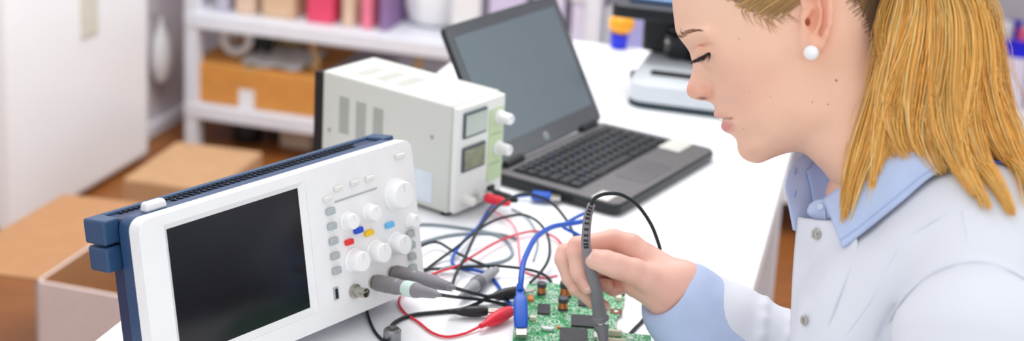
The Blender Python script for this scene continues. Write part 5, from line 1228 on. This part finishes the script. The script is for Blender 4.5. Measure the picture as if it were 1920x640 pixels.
def snap(px, py, par, tilt=None, r=11):
    h_ = hsurf(px, py, 8, cv, 470, -300)
    p, n = (h_ if h_ is not None else (L(px, py, 40), np.array([-.6, 0, .8])))
    n = n*.6+np.array([0, .1, .5]) if tilt is None else np.array(tilt, float); n /= np.linalg.norm(n)
    Mx_ = xf(p+n*1.5, z=n)
    o = hobj('snap_fastener', MB().lathe([(r*.62, 0), (r, .0), (r, 1.6), (r*.85, 2.8), (r*.66, 1.9), (r*.6, .6), (r*.30, .6), (r*.26, 3.0), (r*.14, 3.8), (.01, 3.8)], 28, Mx_), M_metal, parent=par)
    return o
_p = (rows[0][1]*.36+rows[1][1]*.64)*.8+(rows[0][2]*.36+rows[1][2]*.64)*.2; _p = L(1530.5, 439.5, _p[2]+13)
hobj('snap_fastener', MB().lathe([(6.2, 0), (10, .0), (10, 1.6), (8.5, 2.8), (6.6, 1.9), (6, .6), (3.0, .6), (2.6, 3.0), (1.4, 3.8), (.01, 3.8)], 28, xf(_p, z=(-.55, .1, .83))), M_metal, parent=plk); snap(1516, 603, plk, (-.75, 0, .5), 9)
seams = (arc, [(1840, 372), (1770, 405), (1700, 450), (1662, 505), (1635, 560), (1600, 610), (1575, 645)], [(1803, 398), (1812, 440), (1818, 490)], [(1640, 600), (1655, 612), (1668, 604)])
for i, sm_ in enumerate(seams): line('seam', [drape(x, y, .3 if i else 1.5, 150) for x, y in sm_], 1.0 if i else 2.2, M_seam if i else M_coat, coat)
# ================================================================== shirt: collar, front and cuff
shirt = None
def neck(px, py, off):
    h_ = hsurf(px, py, off); return h_[0] if h_ is not None else L(px, py, 60)
fold = [neck(1544, 374, 10)*0+L(1543, 374, 72), L(1575, 350, 100), L(1610, 322, 124), L(1660, 286, 138), L(1720, 258, 132), L(1790, 240, 90), L(1830, 235, 0)]
outer = [drape(1584, 470, 7, 150), drape(1612, 452, 8, 160), drape(1650, 424, 9, 170), drape(1700, 382, 9, 170), drape(1760, 335, 10, 150), L(1850, 290, 95), L(1890, 280, 0)]
mid = []
for i, (a, b_) in enumerate(zip(fold, outer)):
    m_ = (a+b_)/2; m_ = m_+np.array([0, 3, 9.]); mid.append(m_)
front = [L(1543, 374, 72), L(1563, 421, 112), drape(1584, 470, 7, 150)]
rows = [fold, mid, outer]
inner = [p+np.array([2, -2, -8.]) for p in fold]
low = [p+np.array([-6, -46, -2.]) for p in inner]
shirt = sheet('shirt', [low, inner], M_shirt, .001, per, 6)
shirt['label'] = 'light blue collared shirt under the coat'
col_ = sheet('collar_flap', rows, M_shirt, .0014, shirt, 7, lab='near collar point lying over the coat')
for off_t in (.86,):
    st_ = [f*(1-off_t)+o*off_t+np.array([0, 0, 2.2]) for f, o in zip(fold[:6], outer[:6])]
    st_ = []
    for f, m_, o in zip(fold[:6], mid[:6], outer[:6]):
        t = off_t; st_.append(f*(1-t)*(1-2*t)+m_*4*t*(1-t)+o*t*(2*t-1)+np.array([0, 0, 2.0]))
    line('stitching', st_, .55, pm('stitch_blue', '9db4de', .8), col_)
# far half of the open collar, standing away from the neck
far_out = [L(1478, 345, -14), L(1471, 352, -4), L(1476, 380, 4), L(1484, 412, 10), L(1490, 450, 12)]
r0_ = [L(1597, 296, -70), L(1560, 283, -74), L(1528, 282, -70), L(1503, 292, -50), L(1482, 318, -25), L(1471, 350, -6)]
r1_ = [L(1606, 322, -64), L(1570, 310, -68), L(1540, 312, -62), L(1514, 326, -42), L(1492, 344, -20), L(1474, 362, 0)]
r2_ = [L(1620, 350, -60), L(1590, 345, -60), L(1556, 350, -50), L(1526, 368, -30), L(1502, 384, -8), L(1479, 388, 6)]
r3_ = [L(1640, 400, -60), L(1610, 400, -58), L(1572, 408, -40), L(1536, 424, -20), L(1510, 436, 0), L(1487, 432, 8)]
fc = sheet('collar_flap', [r0_, r1_, r2_, r3_], M_shirt, .0014, shirt, 6, lab='far half of the open collar with buttonholes')
# inner collar band near the throat
b0_ = [L(1512, 322, -34), L(1536, 300, -48), L(1566, 300, -40), L(1586, 318, -8)]
b1_ = [L(1520, 352, -22), L(1546, 345, -28), L(1572, 345, -16), L(1590, 356, 16)]
b2_ = [L(1526, 390, 0), L(1548, 392, 10), L(1570, 392, 30), L(1596, 396, 56)]
sheet('collar_band', [b0_, b1_, b2_], pm('shirt_band_blue', 'a3b6e6', .8, bump=.1, bscale=1200), .0012, shirt, 6)
# tab with button under the near collar point
tb_ = sheet('collar_tab', [[L(1518, 384, 36), L(1530, 376, 48), L(1546, 374, 66)], [L(1514, 398, 34), L(1530, 396, 52), L(1548, 394, 72)], [L(1524, 412, 38), L(1536, 414, 56), L(1550, 416, 76)]], M_shirt, .0014, shirt, 5)
hobj('button', MB().lathe([(.01, 0), (6, 0), (6.4, 1), (5.6, 2), (3.6, 1.4), (.01, 1.4)], 20, xf(L(1538, 388, 66), z=(-.3, .2, .9))), pm('shell_button', 'c9d6ea', .25), parent=tb_)
for x, y, zz in ((1492, 321, -28), (1491, 364, 8)):
    p = L(x, y, zz+6); hobj('buttonhole', MB().ball((2.2, 7.5, 1.4), 12, 8, xf(p, x=(.95, -.2, .2), y=(.22, .97, 0), z=(-.2, 0, .97))), pm('buttonhole_shadow_blue', '8296c6', .9), parent=fc, ang=0)
# cuff: tapered ring round the wrist
def qring(c, e1, e2, rz_, n=40, wob=0, seed=0):
    """ring through image ends e1-e2 (pixels, hand frame height z), depth radius rz_"""
    a = (Q(*e1)-Q(*e2))/2; m_ = (Q(*e1)+Q(*e2))/2; zz = np.array([c[0], c[1], 1.]); zz /= np.linalg.norm(zz)
    return [m_+a*math.cos(t)+zz*rz_*math.sin(t)+a/np.linalg.norm(a)*wob*math.sin(3*t+seed) for t in np.linspace(0, 2*pi, n, endpoint=False)]
zc = -14
G = [qring((.5, -.3), (1284, 500, zc), (1222, 588, zc), 58), qring((.5, -.3), (1288, 494, zc), (1214, 594, zc), 62, wob=1), qring((.45, -.25), (1312, 499, zc), (1216, 612, zc), 66, wob=2, seed=1), qring((.4, -.2), (1338, 514, zc), (1232, 640, zc), 68, wob=2, seed=2), qring((.35, -.2), (1362, 532, zc), (1262, 676, zc), 68, wob=1), qring((.4, -.2), (1410, 570, zc), (1320, 720, zc), 64)]
G = np.array(G); G = np.array([spline(G[:, j], 5) for j in range(G.shape[1])]).transpose(1, 0, 2)
mb = MB().grid(G, wrap=True); mb.v = (QF.Wd(np.array(mb.v))-BASE).tolist()
cuff = obj('cuff', mb, M_shirt, shirt, solid=.0016, ang=0)
# trousers, shoes and a stool carry her
hipL = HF.Wd(L(1800, 1235, 90)[None])[0]; hipR = HF.Wd(L(1800, 1235, -90)[None])[0]
tr = MB(); sh_ = MB(); fdir = -RV
for hp in (hipL, hipR):
    hp = hp.copy(); kn = hp+fdir*.40; kn[2] = .50; an = kn+fdir*.03; an[2] = .09
    tr.tube(spline([hp+fdir*-.05, hp+fdir*.12, hp+fdir*.3, kn, kn*.6+an*.4-fdir*.01, an], 6)-BASE, np.interp(np.linspace(0, 1, 31), [0, .3, .6, 1], [.10, .085, .06, .045]), 16)
    fo = an+fdir*.07; fo[2] = .045
    sh_.ball((.125, .045, .045), 20, 10, xf(fo-BASE, x=fdir, y=RU, z=(0, 0, 1)))
obj('trousers', tr, pm('dark_denim', '2c3a5a', .8), per, ang=0); obj('shoes', sh_, M_black, per, ang=0)
hc = (hipL+hipR)/2; seat = min(hipL[2], hipR[2])-.105
# ================================================================== the held probe
PF = [(1109, 384, 1.412), (1102, 408, 1.416), (1098.5, 447, 1.424), (1100, 469, 1.429), (1105, 496, 1.437), (1112.5, 522, 1.444), (1118, 548, 1.452), (1122.6, 579, 1.461), (1125.8, 599, 1.466)]
Pw = [D(*p) for p in PF]
tipw = T(1133.5, 650, zt_+.0005); e_ = D(1126.6, 604, 1.4685)
o0 = np.array([tipw[0], tipw[1], zt_])
pb_ = thing('oscilloscope_probe', 'grey pen-shaped probe with ribbed neck held in the right hand, tip on the circuit board', 'probe', xf(o0))
sp_ = spline(Pw, 8); s_ = np.linspace(0, 8, len(sp_)); u_ = .000545
rad = np.interp(s_, [0, 1, 2, 3, 4, 5, 6, 7, 7.75, 8], [7.2, 8, 8.6, 9.4, 10.2, 11.2, 12, 12.8, 14.2, 16.2])*u_
obj('handle_grip', MB().tube(sp_-o0, rad, 24), M_grey, pb_, ang=50)
dk = pm('dark_rib_gap', '2c2a2e', .7)
ribs = MB()
for i in range(10):
    t = .15+i*.265; P = np.array([np.interp(t, np.linspace(0, 8, len(sp_)), sp_[:, c]) for c in range(3)]); P2 = np.array([np.interp(t+.05, np.linspace(0, 8, len(sp_)), sp_[:, c]) for c in range(3)])
    d = P2-P; d /= np.linalg.norm(d); r_ = np.interp(t, [0, 1, 2, 3], [7.2, 8, 8.6, 9.4])*u_
    n = CAM-P; n -= d*(n@d); n /= np.linalg.norm(n); s_x = np.cross(d, n)
    ribs.box((0, 0, 0), (r_*1.0, .0022, .0016), xf(P-o0+n*r_*.92, x=s_x, y=d, z=n))
    ribs.box((0, 0, 0), (r_*1.0, .0022, .0016), xf(P-o0-n*r_*.92, x=s_x, y=d, z=n))
obj('strain_relief_slots', ribs, dk, pb_)
d = tipw-Pw[-1]; Lp = np.linalg.norm(d); d /= Lp; Mt = xf(Pw[-1]-o0, z=d)
obj('flange', MB().lathe([(.0084, -.003), (.0094, -.001), (.0094, .0006), (.0055, .0012)], 24, Mt), M_grey, pb_)
obj('metal_ring', MB().lathe([(.0042, .0006), (.0046, .001), (.0046, .0062), (.0042, .0066)], 24, Mt), M_metal, pb_)
obj('tip_sleeve', MB().lathe([(.004, .0058), (.0082, .0064), (.0078, .0085), (.0058, .014), (.0048, .022), (.0042, Lp-.006), (.002, Lp-.003)], 24, Mt), M_grey, pb_)
obj('probe_tip', MB().lathe([(.0009, Lp-.004), (.0009, Lp-.001), (.0003, Lp)], 10, Mt), M_metal, pb_)
Pc = [D(1108.6, 388, 1.413), D(1110, 381, 1.411), D(1118, 370, 1.412), D(1138, 363.5, 1.418), D(1166, 366, 1.43), D(1196, 386, 1.445), D(1220, 420, 1.463), D(1233, 452, 1.478), D(1238, 472, 1.487)]
e0 = T(1206, 600, .7525)
Pc += [D(1241, 510, 1.50), T(1233, 560, .762), e0, T(1190, 617, .7518+.0002), T(1170, 640, .7512)]
Pc[-1][2] = .7518; obj('cable', MB().tube(spline(Pc, 10)-o0, .0019, 10), M_rubber, pb_, ang=0)
# stool
st = thing('lab_stool', 'round lab stool under the woman in the white coat', 'stool', xf((hc[0], hc[1], 0)))
obj('seat', MB().lathe([(.16, seat-.06), (.18, seat-.05), (.18, seat-.012), (.16, seat), (.0001, seat)], 32), M_black, st, ang=50)
obj('column', MB().lathe([(.03, .08), (.03, seat-.2), (.02, seat-.19), (.02, seat-.06)], 20), M_metal, st)
for i in range(5):
    a = 2*pi*i/5; l_ = obj('leg', MB().tube([(0, 0, .11), (.12*math.cos(a), .12*math.sin(a), .095), (.26*math.cos(a), .26*math.sin(a), .06)], [.022, .018, .015], 10), M_metal, st)
    obj('caster', MB().cyl(.026, -.012, .012, 16, xf((.26*math.cos(a), .26*math.sin(a), .026), z=(-math.sin(a), math.cos(a), 0))), M_black, l_)
# ================================================================== light, sky, camera
w = bpy.data.worlds.new('world'); S_.world = w; w.use_nodes = True
bg = w.node_tree.nodes['Background']; bg.inputs['Color'].default_value = (.96, .98, 1, 1); bg.inputs['Strength'].default_value = 1.0
def area(name, loc, tgt, size, power, col=(1, 1, 1)):
    l = bpy.data.lights.new(name, 'AREA'); l.shape = 'RECTANGLE'; l.size, l.size_y = size; l.energy = power; l.color = col
    o = bpy.data.objects.new(name, l); COL.objects.link(o); o.location = loc
    o.rotation_euler = (Vector(tgt)-Vector(loc)).to_track_quat('-Z', 'Y').to_euler(); return o
area('ceiling_light', (-.3, 1.2, 2.75), (0, 1.6, .75), (1.6, 1.6), 3.5)
area('window_light', (2.3, -.6, 2.1), (.1, 1.5, .8), (2.0, 1.6), 13, (1, .98, .96))
area('front_fill', (-1.0, -1.2, 1.7), (.2, 1.3, .85), (1.8, 1.4), 6, (1, 1, 1))  # added fill light for the far sleeve and under the chin, not a window
area('fridge_fill', (-.2, 2.4, 2.6), (-2.0, 3.1, .5), (1.2, 1.2), 28)  # added fill light aimed at the refrigerator to brighten it, no real fixture
area('back_fill', (.2, 3.0, 2.7), (-.2, 3.6, .3), (2.4, 1.2), 30)  # added fill light that brightens the rack and back wall, no real fixture
cam = bpy.data.cameras.new('camera'); co = bpy.data.objects.new('camera', cam); COL.objects.link(co); S_.camera = co
m = np.eye(4); m[:3, 0], m[:3, 1], m[:3, 2], m[:3, 3] = CR, CU, -_fw, CAM; co.matrix_world = Matrix([list(r) for r in m])
cam.sensor_width = 36; cam.sensor_fit = 'HORIZONTAL'; cam.lens = 36*FPX/1920; cam.shift_y = -(320-CY)/1920
cam.clip_start = .02; cam.dof.use_dof = True; cam.dof.focus_distance = 1.36; cam.dof.aperture_fstop = 3.6
S_.view_settings.view_transform = 'Standard'; S_.view_settings.look = 'None'; S_.view_settings.gamma = 1; S_.view_settings.exposure = 0; S_.view_settings.use_curve_mapping = False
